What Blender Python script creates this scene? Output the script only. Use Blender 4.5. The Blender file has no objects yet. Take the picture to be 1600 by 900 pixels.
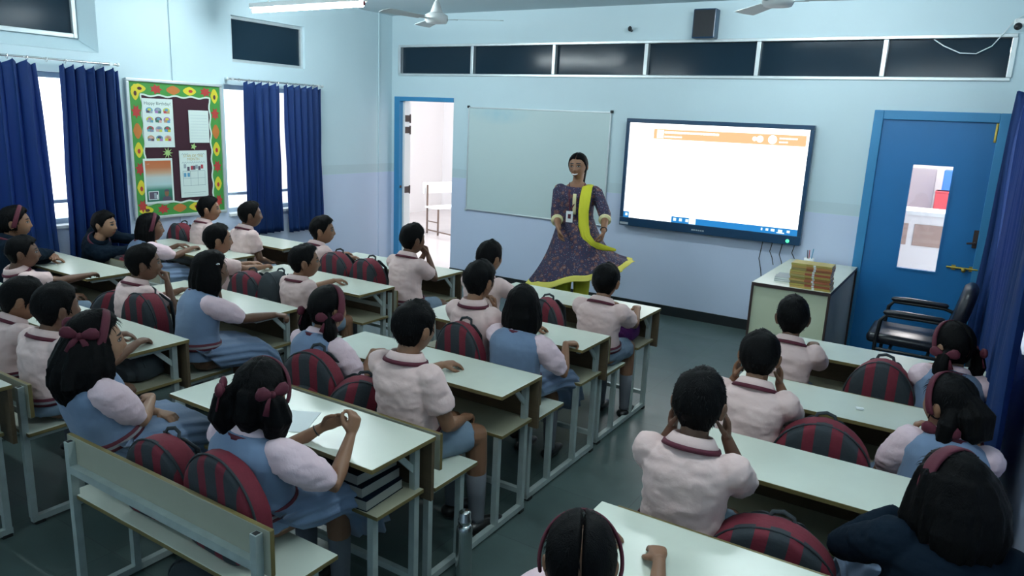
import bpy, bmesh, math, random
import numpy as np
from mathutils import Vector as V, Matrix, noise
random.seed(7)
SC = bpy.context.scene
COL = SC.collection
# ------------------------------------------------------------------ camera
CAM = np.array([6.3003, -7.1304, 1.9121]); FPX = 1149.98
def cam_axes(yaw=-0.5561, pitch=-0.2257, roll=0.044):
    cy, sy, cp, sp = math.cos(yaw), math.sin(yaw), math.cos(pitch), math.sin(pitch)
    f = np.array([sy*cp, cy*cp, sp]); r = np.array([cy, -sy, 0.0]); u = np.cross(r, f)
    cr, sr = math.cos(roll), math.sin(roll)
    return r*cr+u*sr, u*cr-r*sr, f
AR, AU, AF = cam_axes()
cd = bpy.data.cameras.new('camera'); cam = bpy.data.objects.new('camera', cd); COL.objects.link(cam)
cam.matrix_world = Matrix(((AR[0], AU[0], -AF[0], CAM[0]), (AR[1], AU[1], -AF[1], CAM[1]), (AR[2], AU[2], -AF[2], CAM[2]), (0, 0, 0, 1)))
cd.sensor_width = 36; cd.lens = FPX*36/1600; cd.clip_start = .05
SC.camera = cam
# ------------------------------------------------------------------ light and exposure
SC.view_settings.view_transform = 'Standard'; SC.view_settings.look = 'None'
SC.view_settings.exposure = 0.0; SC.view_settings.gamma = 1; SC.view_settings.use_curve_mapping = False
W = bpy.data.worlds.new('world'); SC.world = W; W.use_nodes = True
W.node_tree.nodes['Background'].inputs[0].default_value = (.86, .93, 1, 1)
W.node_tree.nodes['Background'].inputs[1].default_value = 4.0
TUBE_STRENGTH = 190.0
TUBE_COLOR = (.84, .97, 1.0)
TUBE_FRONT, TUBE_MID, TUBE_REAR, TUBE_ADDED_FILL = 1.0, .64, .30, .84
NEXT_ROOM_TUBE = 520.0
SCREEN_STRENGTH = 2.2
# ------------------------------------------------------------------ pixel rays on the 1600x900 photograph
def ray(u, v): return AF + AR*(u-800)/FPX - AU*(v-450)/FPX
def on_z(u, v, z): d = ray(u, v); return V(CAM + d*(z-CAM[2])/d[2])
def on_y(u, v, y): d = ray(u, v); return V(CAM + d*(y-CAM[1])/d[1])
def on_x(u, v, x): d = ray(u, v); return V(CAM + d*(x-CAM[0])/d[0])
X3, Y3, Z3 = V((1, 0, 0)), V((0, 1, 0)), V((0, 0, 1))
def sstep(a, b, x):
    t = np.clip((x-a)/(b-a), 0, 1); return t*t*(3-2*t)
# ------------------------------------------------------------------ materials
MATS = {}
def mat(name, col, rough=.6, metal=0, noise_s=0, noise_a=0, bump_s=0, bump_a=0, spec=.5, emit=None, emit_s=0, stretch=None, sheen=0):
    if name in MATS: return MATS[name]
    m = bpy.data.materials.new(name); m.use_nodes = True; nt = m.node_tree; b = nt.nodes['Principled BSDF']
    b.inputs['Base Color'].default_value = (*col, 1); b.inputs['Roughness'].default_value = rough; b.inputs['Metallic'].default_value = metal
    b.inputs['Specular IOR Level'].default_value = spec
    if sheen: b.inputs['Sheen Weight'].default_value = sheen
    if emit: b.inputs['Emission Color'].default_value = (*emit, 1); b.inputs['Emission Strength'].default_value = emit_s
    tc = nt.nodes.new('ShaderNodeTexCoord'); vec = tc.outputs['Object']
    if stretch:
        mp = nt.nodes.new('ShaderNodeMapping'); mp.inputs['Scale'].default_value = stretch; nt.links.new(vec, mp.inputs[0]); vec = mp.outputs[0]
    if noise_a:
        n = nt.nodes.new('ShaderNodeTexNoise'); n.inputs['Scale'].default_value = noise_s; n.inputs['Detail'].default_value = 4; nt.links.new(vec, n.inputs[0])
        mx = nt.nodes.new('ShaderNodeMix'); mx.data_type = 'RGBA'
        mx.inputs[6].default_value = (*[c*(1-noise_a) for c in col], 1); mx.inputs[7].default_value = (*[min(1, c*(1+noise_a)) for c in col], 1)
        nt.links.new(n.outputs[0], mx.inputs[0]); nt.links.new(mx.outputs[2], b.inputs['Base Color'])
    if bump_a:
        n = nt.nodes.new('ShaderNodeTexNoise'); n.inputs['Scale'].default_value = bump_s; n.inputs['Detail'].default_value = 3; nt.links.new(vec, n.inputs[0])
        bp = nt.nodes.new('ShaderNodeBump'); bp.inputs['Strength'].default_value = bump_a; bp.inputs['Distance'].default_value = .01
        nt.links.new(n.outputs[0], bp.inputs['Height']); nt.links.new(bp.outputs[0], b.inputs['Normal'])
    MATS[name] = m; return m
def nodes(m): return m.node_tree, m.node_tree.nodes['Principled BSDF']
def math_n(nt, op, a, b=None, c=None):
    n = nt.nodes.new('ShaderNodeMath'); n.operation = op
    for i, x in enumerate((a, b, c)):
        if x is None: continue
        if isinstance(x, (int, float)): n.inputs[i].default_value = x
        else: nt.links.new(x, n.inputs[i])
    return n.outputs[0]
def mix_n(nt, f, a, b):
    n = nt.nodes.new('ShaderNodeMix'); n.data_type = 'RGBA'
    for i, x in ((0, f), (6, a), (7, b)):
        if isinstance(x, tuple): n.inputs[i].default_value = (*x, 1)
        elif isinstance(x, (int, float)): n.inputs[i].default_value = x
        else: nt.links.new(x, n.inputs[i])
    return n.outputs[2]
def wall_mat(name, hi, lo, zsplit=1.2):
    m = mat(name, hi, .55); nt, b = nodes(m)
    g = nt.nodes.new('ShaderNodeNewGeometry'); s = nt.nodes.new('ShaderNodeSeparateXYZ'); nt.links.new(g.outputs['Position'], s.inputs[0])
    n = nt.nodes.new('ShaderNodeTexNoise'); n.inputs['Scale'].default_value = 1.7; n.inputs['Detail'].default_value = 5; nt.links.new(g.outputs['Position'], n.inputs[0])
    st = math_n(nt, 'GREATER_THAN', s.outputs[2], zsplit)
    c = mix_n(nt, st, lo, hi)
    d = math_n(nt, 'ABSOLUTE', math_n(nt, 'SUBTRACT', s.outputs[2], zsplit+.055))
    band = math_n(nt, 'MULTIPLY', math_n(nt, 'LESS_THAN', d, .05), math_n(nt, 'MULTIPLY', n.outputs[0], .5))
    c = mix_n(nt, band, c, tuple(x*.62 for x in hi))
    v = math_n(nt, 'MULTIPLY_ADD', n.outputs[0], .10, .95)
    mm = nt.nodes.new('ShaderNodeMix'); mm.data_type = 'RGBA'; mm.blend_type = 'MULTIPLY'; mm.inputs[0].default_value = 1
    nt.links.new(c, mm.inputs[6]); nt.links.new(v, mm.inputs[7]); nt.links.new(mm.outputs[2], b.inputs['Base Color'])
    return m
M_wall = wall_mat('wall_paint', (.555, .70, .755), (.57, .65, .82))
M_ceil = mat('ceiling_paint', (.56, .66, .70), .7, noise_s=2, noise_a=.04)
M_white = mat('white_paint', (.80, .82, .82), .45)
M_alu = mat('aluminium', (.62, .68, .70), .38, .55, noise_s=9, noise_a=.12)
M_darkglass = mat('tinted_glass', (.012, .028, .044), .14, 0, noise_s=1.2, noise_a=.3, spec=.10)
M_blue = mat('blue_door_paint', (.012, .155, .39), .38, noise_s=2.2, noise_a=.16, bump_s=14, bump_a=.05)
M_bluef = mat('blue_frame_paint', (.035, .23, .46), .42, noise_s=4, noise_a=.12)
M_skirt = mat('skirting_stone', (.010, .014, .016), .35)
M_black = mat('black_plastic', (.010, .012, .016), .4)
M_tvframe = mat('screen_bezel', (.012, .05, .11), .28)
M_chair = mat('black_leatherette', (.011, .013, .022), .34, bump_s=40, bump_a=.1)
M_laminate = mat('cream_laminate', (.64, .68, .585), .27, noise_s=7, noise_a=.05, bump_s=60, bump_a=.02)
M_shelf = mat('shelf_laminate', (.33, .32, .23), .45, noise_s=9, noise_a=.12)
M_edge = mat('olive_edge_band', (.17, .13, .045), .5, noise_s=12, noise_a=.35)
M_panel = mat('brown_panel', (.105, .072, .040), .55, noise_s=14, noise_a=.25, stretch=(1, 1, 8))
M_panelcream = mat('panel_cream', (.36, .36, .28), .5, noise_s=8, noise_a=.1)
M_steel = mat('painted_steel', (.44, .50, .48), .42, .25, noise_s=18, noise_a=.22)
M_rubber_hollow = mat('rubber_and_hollow', (.012, .012, .012), .8)
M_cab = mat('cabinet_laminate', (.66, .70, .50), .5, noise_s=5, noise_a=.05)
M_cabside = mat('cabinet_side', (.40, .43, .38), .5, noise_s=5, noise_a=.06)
M_cabedge = mat('cabinet_edge', (.045, .025, .022), .5)
M_brass = mat('brass', (.62, .46, .10), .35, .8)
M_chrome = mat('steel', (.62, .64, .64), .22, 1.0)
M_shirt = mat('pink_shirt', (.72, .52, .495), .85, noise_s=8, noise_a=.03, bump_s=26, bump_a=.35, sheen=.15)
M_blouse = mat('pale_pink_blouse', (.76, .56, .61), .85, noise_s=8, noise_a=.03, bump_s=30, bump_a=.4, sheen=.15)
M_pina = mat('blue_pinafore', (.150, .215, .335), .85, noise_s=9, noise_a=.06, bump_s=24, bump_a=.25, sheen=.15)
M_short = mat('blue_grey_shorts', (.17, .235, .31), .85, noise_s=9, noise_a=.06, bump_s=24, bump_a=.3)
M_navy = mat('navy_jacket', (.0055, .012, .022), .9, spec=.08, noise_s=9, noise_a=.15, bump_s=18, bump_a=.35)
M_maroon = mat('maroon_cloth', (.085, .006, .020), .75, noise_s=14, noise_a=.15, bump_s=60, bump_a=.1)
M_greycl = mat('grey_stripe', (.22, .22, .24), .8)
M_hair = mat('black_hair', (.0035, .0035, .0040), .55, bump_s=60, bump_a=.3, stretch=(6, 6, .6), spec=.07)
M_sock = mat('grey_sock', (.13, .14, .16), .9)
M_shoe = mat('black_shoe', (.010, .010, .010), .35)
M_paper = mat('white_paper', (.78, .82, .82), .7)
M_red = mat('bag_maroon', (.15, .009, .022), .8, noise_s=20, noise_a=.12, bump_s=90, bump_a=.12)
M_grey = mat('bag_charcoal', (.022, .030, .036), .8, noise_s=20, noise_a=.12, bump_s=90, bump_a=.12)
M_yellow = mat('yellow_cloth', (.62, .60, .03), .8, bump_s=40, bump_a=.2)
M_cream = mat('cream_trim', (.72, .66, .36), .8)
def skin_mat(name, col):
    m = mat(name, col, .5, spec=.4); nt, b = nodes(m)
    at = nt.nodes.new('ShaderNodeAttribute'); at.attribute_name = 'hl'
    s = nt.nodes.new('ShaderNodeSeparateXYZ'); nt.links.new(at.outputs['Vector'], s.inputs[0])
    ax = math_n(nt, 'ABSOLUTE', s.outputs[0]); z = s.outputs[2]
    front = math_n(nt, 'GREATER_THAN', s.outputs[1], .03)
    def ell(cx, cz, rx, rz, slope=0):
        dx = math_n(nt, 'DIVIDE', math_n(nt, 'SUBTRACT', ax, cx), rx)
        zz = math_n(nt, 'SUBTRACT', z, cz)
        if slope: zz = math_n(nt, 'SUBTRACT', zz, math_n(nt, 'MULTIPLY', math_n(nt, 'SUBTRACT', ax, cx), slope))
        dz = math_n(nt, 'DIVIDE', zz, rz)
        d = math_n(nt, 'ADD', math_n(nt, 'MULTIPLY', dx, dx), math_n(nt, 'MULTIPLY', dz, dz))
        mr = nt.nodes.new('ShaderNodeMapRange'); mr.interpolation_type = 'SMOOTHSTEP'
        mr.inputs[1].default_value = 1.25; mr.inputs[2].default_value = .75; nt.links.new(d, mr.inputs[0])
        return math_n(nt, 'MULTIPLY', mr.outputs[0], front)
    n = nt.nodes.new('ShaderNodeTexNoise'); n.inputs['Scale'].default_value = 12
    c = mix_n(nt, n.outputs[0], tuple(x*.9 for x in col), tuple(x*1.1 for x in col))
    c = mix_n(nt, ell(0, -.058, .021, .0085), c, (col[0]*.95, col[1]*.55, col[2]*.6))
    c = mix_n(nt, ell(.028, .030, .019, .0042, -.12), c, (.012, .009, .008))
    c = mix_n(nt, ell(.030, .008, .0155, .0085), c, (.02, .013, .011))
    c = mix_n(nt, ell(.030, .007, .0115, .0045), c, (.36, .34, .32))
    c = mix_n(nt, ell(.030, .007, .0056, .0058), c, (.010, .007, .006))
    nt.links.new(c, b.inputs['Base Color'])
    return m
SKINS = [skin_mat('skin_brown', (.245, .120, .068)), skin_mat('skin_deep_brown', (.150, .073, .044)), skin_mat('skin_light_brown', (.33, .178, .108))]
# ------------------------------------------------------------------ mesh helpers
def newbm(): return bmesh.new()
def box(bm, a, b, mi=0, bev=0, R=None):
    """axis-aligned box from corner a to corner b, optional transform R"""
    a, b = V(a), V(b); c = (a+b)/2; s = b-a
    g = bmesh.ops.create_cube(bm, size=1)
    for v in g['verts']:
        v.co = V((v.co.x*s.x, v.co.y*s.y, v.co.z*s.z))+c
    vs = g['verts']; fs = set(f for v in vs for f in v.link_faces)
    for f in fs: f.material_index = mi
    if bev:
        es = list(set(e for v in vs for e in v.link_edges))
        r = bmesh.ops.bevel(bm, geom=es, offset=bev, segments=2, affect='EDGES', profile=.5)
        vs = list(set([v for f in r['faces'] for v in f.verts]+[v for v in vs if v.is_valid]))
        for f in r['faces']: f.material_index = mi
    if R is not None:
        for v in vs: v.co = R @ v.co
    return vs
def loft(bm, rings, n=16, p=2.0, caps=True, mi=0, mod=None):
    """rings: (centre, axis_x, axis_y) vectors with their radii"""
    L = []
    for k, (c, ax, ay) in enumerate(rings):
        r = []
        for i in range(n):
            t = 2*math.pi*i/n; ct, st = math.cos(t), math.sin(t)
            if p != 2: ct = math.copysign(abs(ct)**(2/p), ct); st = math.copysign(abs(st)**(2/p), st)
            m = mod(k, t) if mod else 1
            r.append(bm.verts.new(c+ax*(ct*m)+ay*(st*m)))
        L.append(r)
    for a, b in zip(L, L[1:]):
        for i in range(n):
            f = bm.faces.new((a[i], a[(i+1) % n], b[(i+1) % n], b[i])); f.material_index = mi
    if caps:
        f = bm.faces.new(L[0][::-1]); f.material_index = mi
        f = bm.faces.new(L[-1]); f.material_index = mi
    return L
def tube(bm, pts, rad, n=10, round_ends=True, mi=0, flat=1.0, up=None, mod=None):
    """swept tube; rad is a number or a list; flat scales the second axis"""
    P = [V(p) for p in pts]
    R = list(rad) if isinstance(rad, (list, tuple)) else [rad]*len(P)
    if round_ends:
        d0 = (P[0]-P[1]).normalized(); d1 = (P[-1]-P[-2]).normalized()
        r0, r1 = R[0], R[-1]
        P = [P[0]+d0*r0*.95, P[0]+d0*r0*.6]+P+[P[-1]+d1*r1*.6, P[-1]+d1*r1*.95]
        R = [r0*.3, r0*.8]+R+[r1*.8, r1*.3]
    rings = []; ref = up
    for i, c in enumerate(P):
        t = (P[min(i+1, len(P)-1)]-P[max(i-1, 0)])
        t = t.normalized() if t.length > 1e-9 else Z3
        if ref is None: ref = X3 if abs(t.x) < .9 else Y3
        a = (ref-t*ref.dot(t)); a = a.normalized() if a.length > 1e-6 else t.orthogonal().normalized()
        b = t.cross(a); ref = a
        rings.append((c, a*R[i], b*R[i]*flat))
    return loft(bm, rings, n, mi=mi, mod=mod)
def ellipsoid(bm, c, r, M=None, nu=16, nv=10, mi=0):
    g = bmesh.ops.create_uvsphere(bm, u_segments=nu, v_segments=nv, radius=1)
    c = V(c)
    for v in g['verts']:
        q = V((v.co.x*r[0], v.co.y*r[1], v.co.z*r[2])); v.co = c+(M @ q if M is not None else q)
    for f in set(f for v in g['verts'] for f in v.link_faces): f.material_index = mi
    return g['verts']
def prism(bm, outline, a, b, fn, mi=0):
    """extrude a 2D outline between depths a and b; fn(u, v, d) gives the point"""
    A = [bm.verts.new(fn(u, v, a)) for u, v in outline]; B = [bm.verts.new(fn(u, v, b)) for u, v in outline]
    n = len(A); fs = [bm.faces.new(A[::-1]), bm.faces.new(B)]
    for i in range(n): fs.append(bm.faces.new((A[i], A[(i+1) % n], B[(i+1) % n], B[i])))
    for f in fs: f.material_index = mi
def mesh_obj(name, me, mats, parent=None, org=None, smooth=False):
    if org is not None: me.transform(Matrix.Translation(-V(org)))
    for m in (mats if isinstance(mats, (list, tuple)) else [mats]): me.materials.append(m)
    if smooth: me.polygons.foreach_set('use_smooth', [True]*len(me.polygons))
    o = bpy.data.objects.new(name, me); COL.objects.link(o)
    if parent is not None: o.parent = parent
    return o
def mk(name, bm, mats, parent=None, org=None, smooth=False, fix=True):
    if fix: bmesh.ops.recalc_face_normals(bm, faces=bm.faces[:])
    me = bpy.data.meshes.new(name); bm.to_mesh(me); bm.free()
    return mesh_obj(name, me, mats, parent, org, smooth)
def bevel_mod(o, w=.004, seg=2):
    m = o.modifiers.new('bevel', 'BEVEL'); m.width = w; m.segments = seg; m.limit_method = 'ANGLE'; return o
def tag(o, label=None, cat=None, group=None, kind=None):
    if label: o['label'] = label
    if cat: o['category'] = cat
    if group: o['group'] = group
    if kind: o['kind'] = kind
    return o
def thing(name, label, cat, loc=(0, 0, 0), rz=0, group=None, kind=None):
    o = bpy.data.objects.new(name, None); COL.objects.link(o); o.location = loc; o.rotation_euler = (0, 0, rz); o.empty_display_size = .1
    return tag(o, label, cat, group, kind)
def children(o): return [c for c in bpy.data.objects if c.parent == o]
def copy_tree(o, parent=None):
    c = o.copy(); COL.objects.link(c)
    if parent is not None: c.parent = parent
    for ch in children(o): copy_tree(ch, c)
    return c
def remesh(bm, vox, smooth_it=2, adapt=0.0):
    bmesh.ops.recalc_face_normals(bm, faces=bm.faces[:])
    me = bpy.data.meshes.new('tmp'); bm.to_mesh(me); bm.free()
    o = bpy.data.objects.new('tmp', me); COL.objects.link(o)
    m = o.modifiers.new('r', 'REMESH'); m.mode = 'VOXEL'; m.voxel_size = vox; m.adaptivity = adapt
    if smooth_it:
        s = o.modifiers.new('s', 'SMOOTH'); s.iterations = smooth_it; s.factor = .5
    dg = bpy.context.evaluated_depsgraph_get()
    out = bpy.data.meshes.new_from_object(o.evaluated_get(dg))
    bpy.data.objects.remove(o); bpy.data.meshes.remove(me)
    return out
def verts_np(me):
    a = np.empty(len(me.vertices)*3, np.float32); me.vertices.foreach_get('co', a); return a.reshape(-1, 3)
def set_verts(me, a): me.vertices.foreach_set('co', np.ascontiguousarray(a, np.float32).ravel()); me.update()
def wrinkle(me, amp, scale, seed=0, stretch=(1, 1, 1)):
    a = verts_np(me); n = np.empty(len(me.vertices)*3, np.float32); me.vertex_normals.foreach_get('vector', n); n = n.reshape(-1, 3)
    q = a*np.array(stretch)*scale+seed*7.3
    d = np.array([noise.noise(V(x)) + .5*noise.noise(V(x)*2.1) for x in q])
    set_verts(me, a+n*(d*amp)[:, None])
def text_mesh(s, size, fn, name, m, parent, org=None, align='CENTER', bold=0):
    c = bpy.data.curves.new('t', 'FONT'); c.body = s; c.size = size; c.align_x = align; c.align_y = 'CENTER'; c.offset = bold
    o = bpy.data.objects.new('t', c); COL.objects.link(o)
    dg = bpy.context.evaluated_depsgraph_get(); me = bpy.data.meshes.new_from_object(o.evaluated_get(dg))
    bpy.data.objects.remove(o); bpy.data.curves.remove(c)
    for v in me.vertices: v.co = fn(v.co.x, v.co.y)
    me.name = name
    return mesh_obj(name, me, m, parent, org)
# ================================================================== THE SETTING
RW, BW, CEIL = 6.62, -8.6, 3.06          # right wall x, back wall y, ceiling height
def wall(name, axis, d0, d1, span, zs, holes, m):
    """wall slab with rectangular holes; axis 'x': slab lies in x=d0..d1 and spans y; 'y': the other way"""
    us = sorted(set([span[0], span[1]]+[h[i] for h in holes for i in (0, 1)])); zz = sorted(set([zs[0], zs[1]]+[h[i] for h in holes for i in (2, 3)]))
    bm = newbm()
    for u0, u1 in zip(us, us[1:]):
        run = None
        cells = []
        for z0, z1 in zip(zz, zz[1:]):
            cu, cz = (u0+u1)/2, (z0+z1)/2
            if any(h[0] < cu < h[1] and h[2] < cz < h[3] for h in holes): continue
            if cells and abs(cells[-1][1]-z0) < 1e-6: cells[-1][1] = z1
            else: cells.append([z0, z1])
        for z0, z1 in cells:
            if axis == 'x': box(bm, (d0, u0, z0), (d1, u1, z1))
            else: box(bm, (u0, d0, z0), (u1, d1, z1))
    return tag(mk(name, bm, m), kind='structure')
TR = dict(x0=.115, x1=6.37, z0=2.365, z1=2.722)
D1 = dict(x0=.05, x1=.955, z1=2.12); D2 = dict(x0=5.445, x1=6.43, z1=2.12)
WA = dict(y0=-4.85, y1=-3.60, z0=.90, z1=2.12); WB = dict(y0=-2.42, y1=-1.36, z0=.86, z1=2.12)
UA = dict(y0=-5.3, y1=-3.61, z0=2.295, z1=2.98); UB = dict(y0=-2.31, y1=-1.39, z0=2.335, z1=2.765)
RWN = dict(y0=-2.9, y1=-.25, z0=.9, z1=2.2)
h4 = lambda d: (d['y0'], d['y1'], d['z0'], d['z1'])
wall('wall_front', 'y', 0, .14, (-.2, RW+.15), (0, CEIL+.1), [(D1['x0'], D1['x1'], 0, D1['z1']), (D2['x0'], D2['x1'], 0, D2['z1']), (TR['x0'], TR['x1'], TR['z0'], TR['z1'])], M_wall)
wall('wall_left', 'x', -.2, 0, (BW, 0), (0, CEIL+.1), [h4(WA), h4(WB), h4(UA), h4(UB)], M_wall)
wall('wall_right', 'x', RW, RW+.15, (BW, 0), (0, CEIL+.1), [h4(RWN)], M_wall)
wall('wall_back', 'y', BW-.15, BW, (-.2, RW+.15), (0, CEIL+.1), [], M_wall)
# kota stone floor with joints
m = mat('kota_stone', (.05, .08, .075), .30); nt, b = nodes(m)
g = nt.nodes.new('ShaderNodeNewGeometry')
br = nt.nodes.new('ShaderNodeTexBrick'); br.offset = 0; br.inputs['Scale'].default_value = 1
for k, v in (('Brick Width', .56), ('Row Height', .56), ('Mortar Size', .0025), ('Mortar Smooth', .2)): br.inputs[k].default_value = v
br.inputs['Color1'].default_value = (.050, .080, .076, 1); br.inputs['Color2'].default_value = (.064, .098, .092, 1); br.inputs['Mortar'].default_value = (.04, .06, .058, 1)
nt.links.new(g.outputs['Position'], br.inputs[0])
n = nt.nodes.new('ShaderNodeTexNoise'); n.inputs['Scale'].default_value = 5; n.inputs['Detail'].default_value = 6; nt.links.new(g.outputs['Position'], n.inputs[0])
mm = nt.nodes.new('ShaderNodeMix'); mm.data_type = 'RGBA'; mm.blend_type = 'MULTIPLY'; mm.inputs[0].default_value = 1
nt.links.new(br.outputs[0], mm.inputs[6]); nt.links.new(math_n(nt, 'MULTIPLY_ADD', n.outputs[0], .8, .6), mm.inputs[7]); nt.links.new(mm.outputs[2], b.inputs['Base Color'])
nt.links.new(math_n(nt, 'MULTIPLY_ADD', n.outputs[0], .3, .2), b.inputs['Roughness'])
bm = newbm(); box(bm, (-.2, BW, -.1), (RW+.15, 0.07, 0)); tag(mk('floor', bm, m), kind='structure')
bm = newbm(); box(bm, (-.2, BW, CEIL), (RW+.15, .14, CEIL+.12)); tag(mk('ceiling', bm, M_ceil), kind='structure')
bm = newbm()
for a, c in ((D1['x1'], D2['x0']), (D2['x1'], RW)): box(bm, (a, -.014, 0), (c, 0, .10))
tag(mk('baseboard_front', bm, M_skirt), kind='structure')
bm = newbm(); box(bm, (0, BW, 0), (.014, 0, .10)); tag(mk('baseboard_left', bm, M_skirt), kind='structure')
bm = newbm(); box(bm, (RW-.014, BW, 0), (RW, 0, .10)); tag(mk('baseboard_right', bm, M_skirt), kind='structure')
# thin wiring conduits on the left wall
bm = newbm(); box(bm, (0, -.245, .1), (.012, -.232, CEIL)); tag(mk('trim_1', bm, M_wall), kind='structure')
bm = newbm(); box(bm, (0, -2.96, .1), (.010, -2.945, CEIL)); tag(mk('trim_2', bm, M_wall), kind='structure')
bm = newbm(); box(bm, (TR['x0']-.04, -.012, TR['z1']), (RW, 0, TR['z1']+.014)); tag(mk('trim_3', bm, M_wall), kind='structure')
# ---- transom strip in the front wall: six tinted panes
def win_empty(k, loc=(0, 0, 0)):
    o = bpy.data.objects.new('window_%d' % k, None); COL.objects.link(o); o.location = loc; o['kind'] = 'structure'; return o
mull = [on_y(u, 95, 0).x for u in (738.5, 866, 1009.5, 1184, 1381)]
w = win_empty(1); bm = newbm(); t = .028
box(bm, (TR['x0'], -.016, TR['z0']), (TR['x1'], .07, TR['z0']+t), bev=.004); box(bm, (TR['x0'], -.016, TR['z1']-t), (TR['x1'], .07, TR['z1']), bev=.004)
for x in [TR['x0']+.012]+mull+[TR['x1']-.012]: box(bm, (x-.019, -.018, TR['z0']+t), (x+.019, .07, TR['z1']-t), bev=.004)
mk('window_frame', bm, M_alu, w)
ed = [TR['x0']+.012]+mull+[TR['x1']-.012]
for a, c in zip(ed, ed[1:]):
    bm = newbm(); box(bm, (a+.0195, .035, TR['z0']+t+.0005), (c-.0195, .043, TR['z1']-t-.0005)); mk('pane', bm, M_darkglass, w)
# ---- clear glass for the lower windows
m = bpy.data.materials.new('clear_glass'); m.use_nodes = True; nt = m.node_tree; nt.nodes.remove(nt.nodes['Principled BSDF'])
t1 = nt.nodes.new('ShaderNodeBsdfTransparent'); g1 = nt.nodes.new('ShaderNodeBsdfGlossy'); g1.inputs['Roughness'].default_value = .03
mx = nt.nodes.new('ShaderNodeMixShader'); mx.inputs[0].default_value = .06
nt.links.new(t1.outputs[0], mx.inputs[1]); nt.links.new(g1.outputs[0], mx.inputs[2]); nt.links.new(mx.outputs[0], nt.nodes['Material Output'].inputs[0])
M_glass = m
M_winframe = mat('pale_window_frame', (.50, .62, .72), .45)
def side_window(k, d, x, glass, mullions, fr=.045, inner=None, fm=None):
    """framed window lying in the plane x, opening d in a side wall"""
    w = win_empty(k); bm = newbm(); y0, y1, z0, z1 = h4(d)
    if inner: y0, y1, z0, z1 = inner
    box(bm, (x-.03, y0, z0), (x+.03, y0+fr, z1)); box(bm, (x-.03, y1-fr, z0), (x+.03, y1, z1))
    box(bm, (x-.03, y0+fr, z0), (x+.03, y1-fr, z0+fr)); box(bm, (x-.03, y0+fr, z1-fr), (x+.03, y1-fr, z1))
    for f in mullions:
        y = y0+(y1-y0)*f; box(bm, (x-.025, y-.02, z0+fr), (x+.025, y+.02, z1-fr))
    if glass is M_glass: box(bm, (x-.02, y0+fr, z0+.17), (x+.02, y1-fr, z0+.20))
    bevel_mod(mk('window_frame', bm, fm or M_winframe, w), .004)
    bm = newbm(); box(bm, (x-.004, y0+fr, z0+fr), (x+.004, y1-fr, z1-fr)); mk('pane', bm, glass, w)
    if glass is M_glass:
        bm = newbm(); s = 1 if x < 3 else -1
        a, c = sorted((x+.03*s, (0 if x < 3 else RW)+.02*s)); box(bm, (a, y0, z0-.02), (c, y1, z0+.004)); mk('window_sill', bm, M_white, w)
    return w
side_window(2, WA, -.13, M_glass, (.5,)); side_window(3, WB, -.13, M_glass, (.5,))
side_window(4, RWN, RW+.10, M_glass, (.33, .67))
side_window(5, UB, -.06, M_darkglass, (), .03, fm=M_alu)
# the deep splayed opening of the upper left window
w = side_window(6, UA, -.15, M_darkglass, (), .035, inner=(-5.25, -3.70, 2.40, 2.93), fm=M_alu)
bm = newbm()
o4 = [(.004, -5.3, 2.295), (.004, -3.61, 2.295), (.004, -3.61, 2.98), (.004, -5.3, 2.98)]; i4 = [(-.15, -5.25, 2.40), (-.15, -3.70, 2.40), (-.15, -3.70, 2.93), (-.15, -5.25, 2.93)]
b4 = [(-.199, -5.3, 2.295), (-.199, -3.61, 2.295), (-.199, -3.61, 2.98), (-.199, -5.3, 2.98)]
vo = [bm.verts.new(p) for p in o4]; vi = [bm.verts.new(p) for p in i4]; vb = [bm.verts.new(p) for p in b4]
for i in range(4):
    j = (i+1) % 4
    bm.faces.new((vo[i], vo[j], vi[j], vi[i])); bm.faces.new((vi[i], vi[j], vb[j], vb[i])); bm.faces.new((vb[i], vb[j], vo[j], vo[i]))
mk('window_reveal', bm, M_wall, w)
# ---- left doorway, leaf folded back into the next room
d = bpy.data.objects.new('door_1', None); COL.objects.link(d); d['kind'] = 'structure'
bm = newbm()
box(bm, (D1['x0'], -.012, 0), (D1['x0']+.085, .13, D1['z1']), bev=.003); box(bm, (D1['x0']+.085, -.012, D1['z1']-.05), (D1['x1'], .13, D1['z1']), bev=.003)
mk('door_frame', bm, M_bluef, d)
bm = newbm(); box(bm, (D1['x0']+.086, .05, 0), (D1['x0']+.115, .139, D1['z1']-.051)); mk('door_stop', bm, M_white, d)
bm = newbm(); box(bm, (-.80, .175, .01), (D1['x0']+.08, .21, D1['z1']-.06), bev=.003); mk('door_leaf', bm, M_white, d)
for z in (.25, .98, 1.72, 1.86):
    bm = newbm(); tube(bm, [(D1['x0']+.118, .155, z-.045), (D1['x0']+.118, .155, z+.045)], .010, 8); box(bm, (D1['x0']+.116, .06, z-.04), (D1['x0']+.1185, .15, z+.04)); mk('hinge', bm, M_cabedge, d)
bm = newbm(); ellipsoid(bm, (D1['x0']+.095, .01, 1.02), (.012, .012, .02)); mk('latch', bm, M_cabedge, d)
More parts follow.
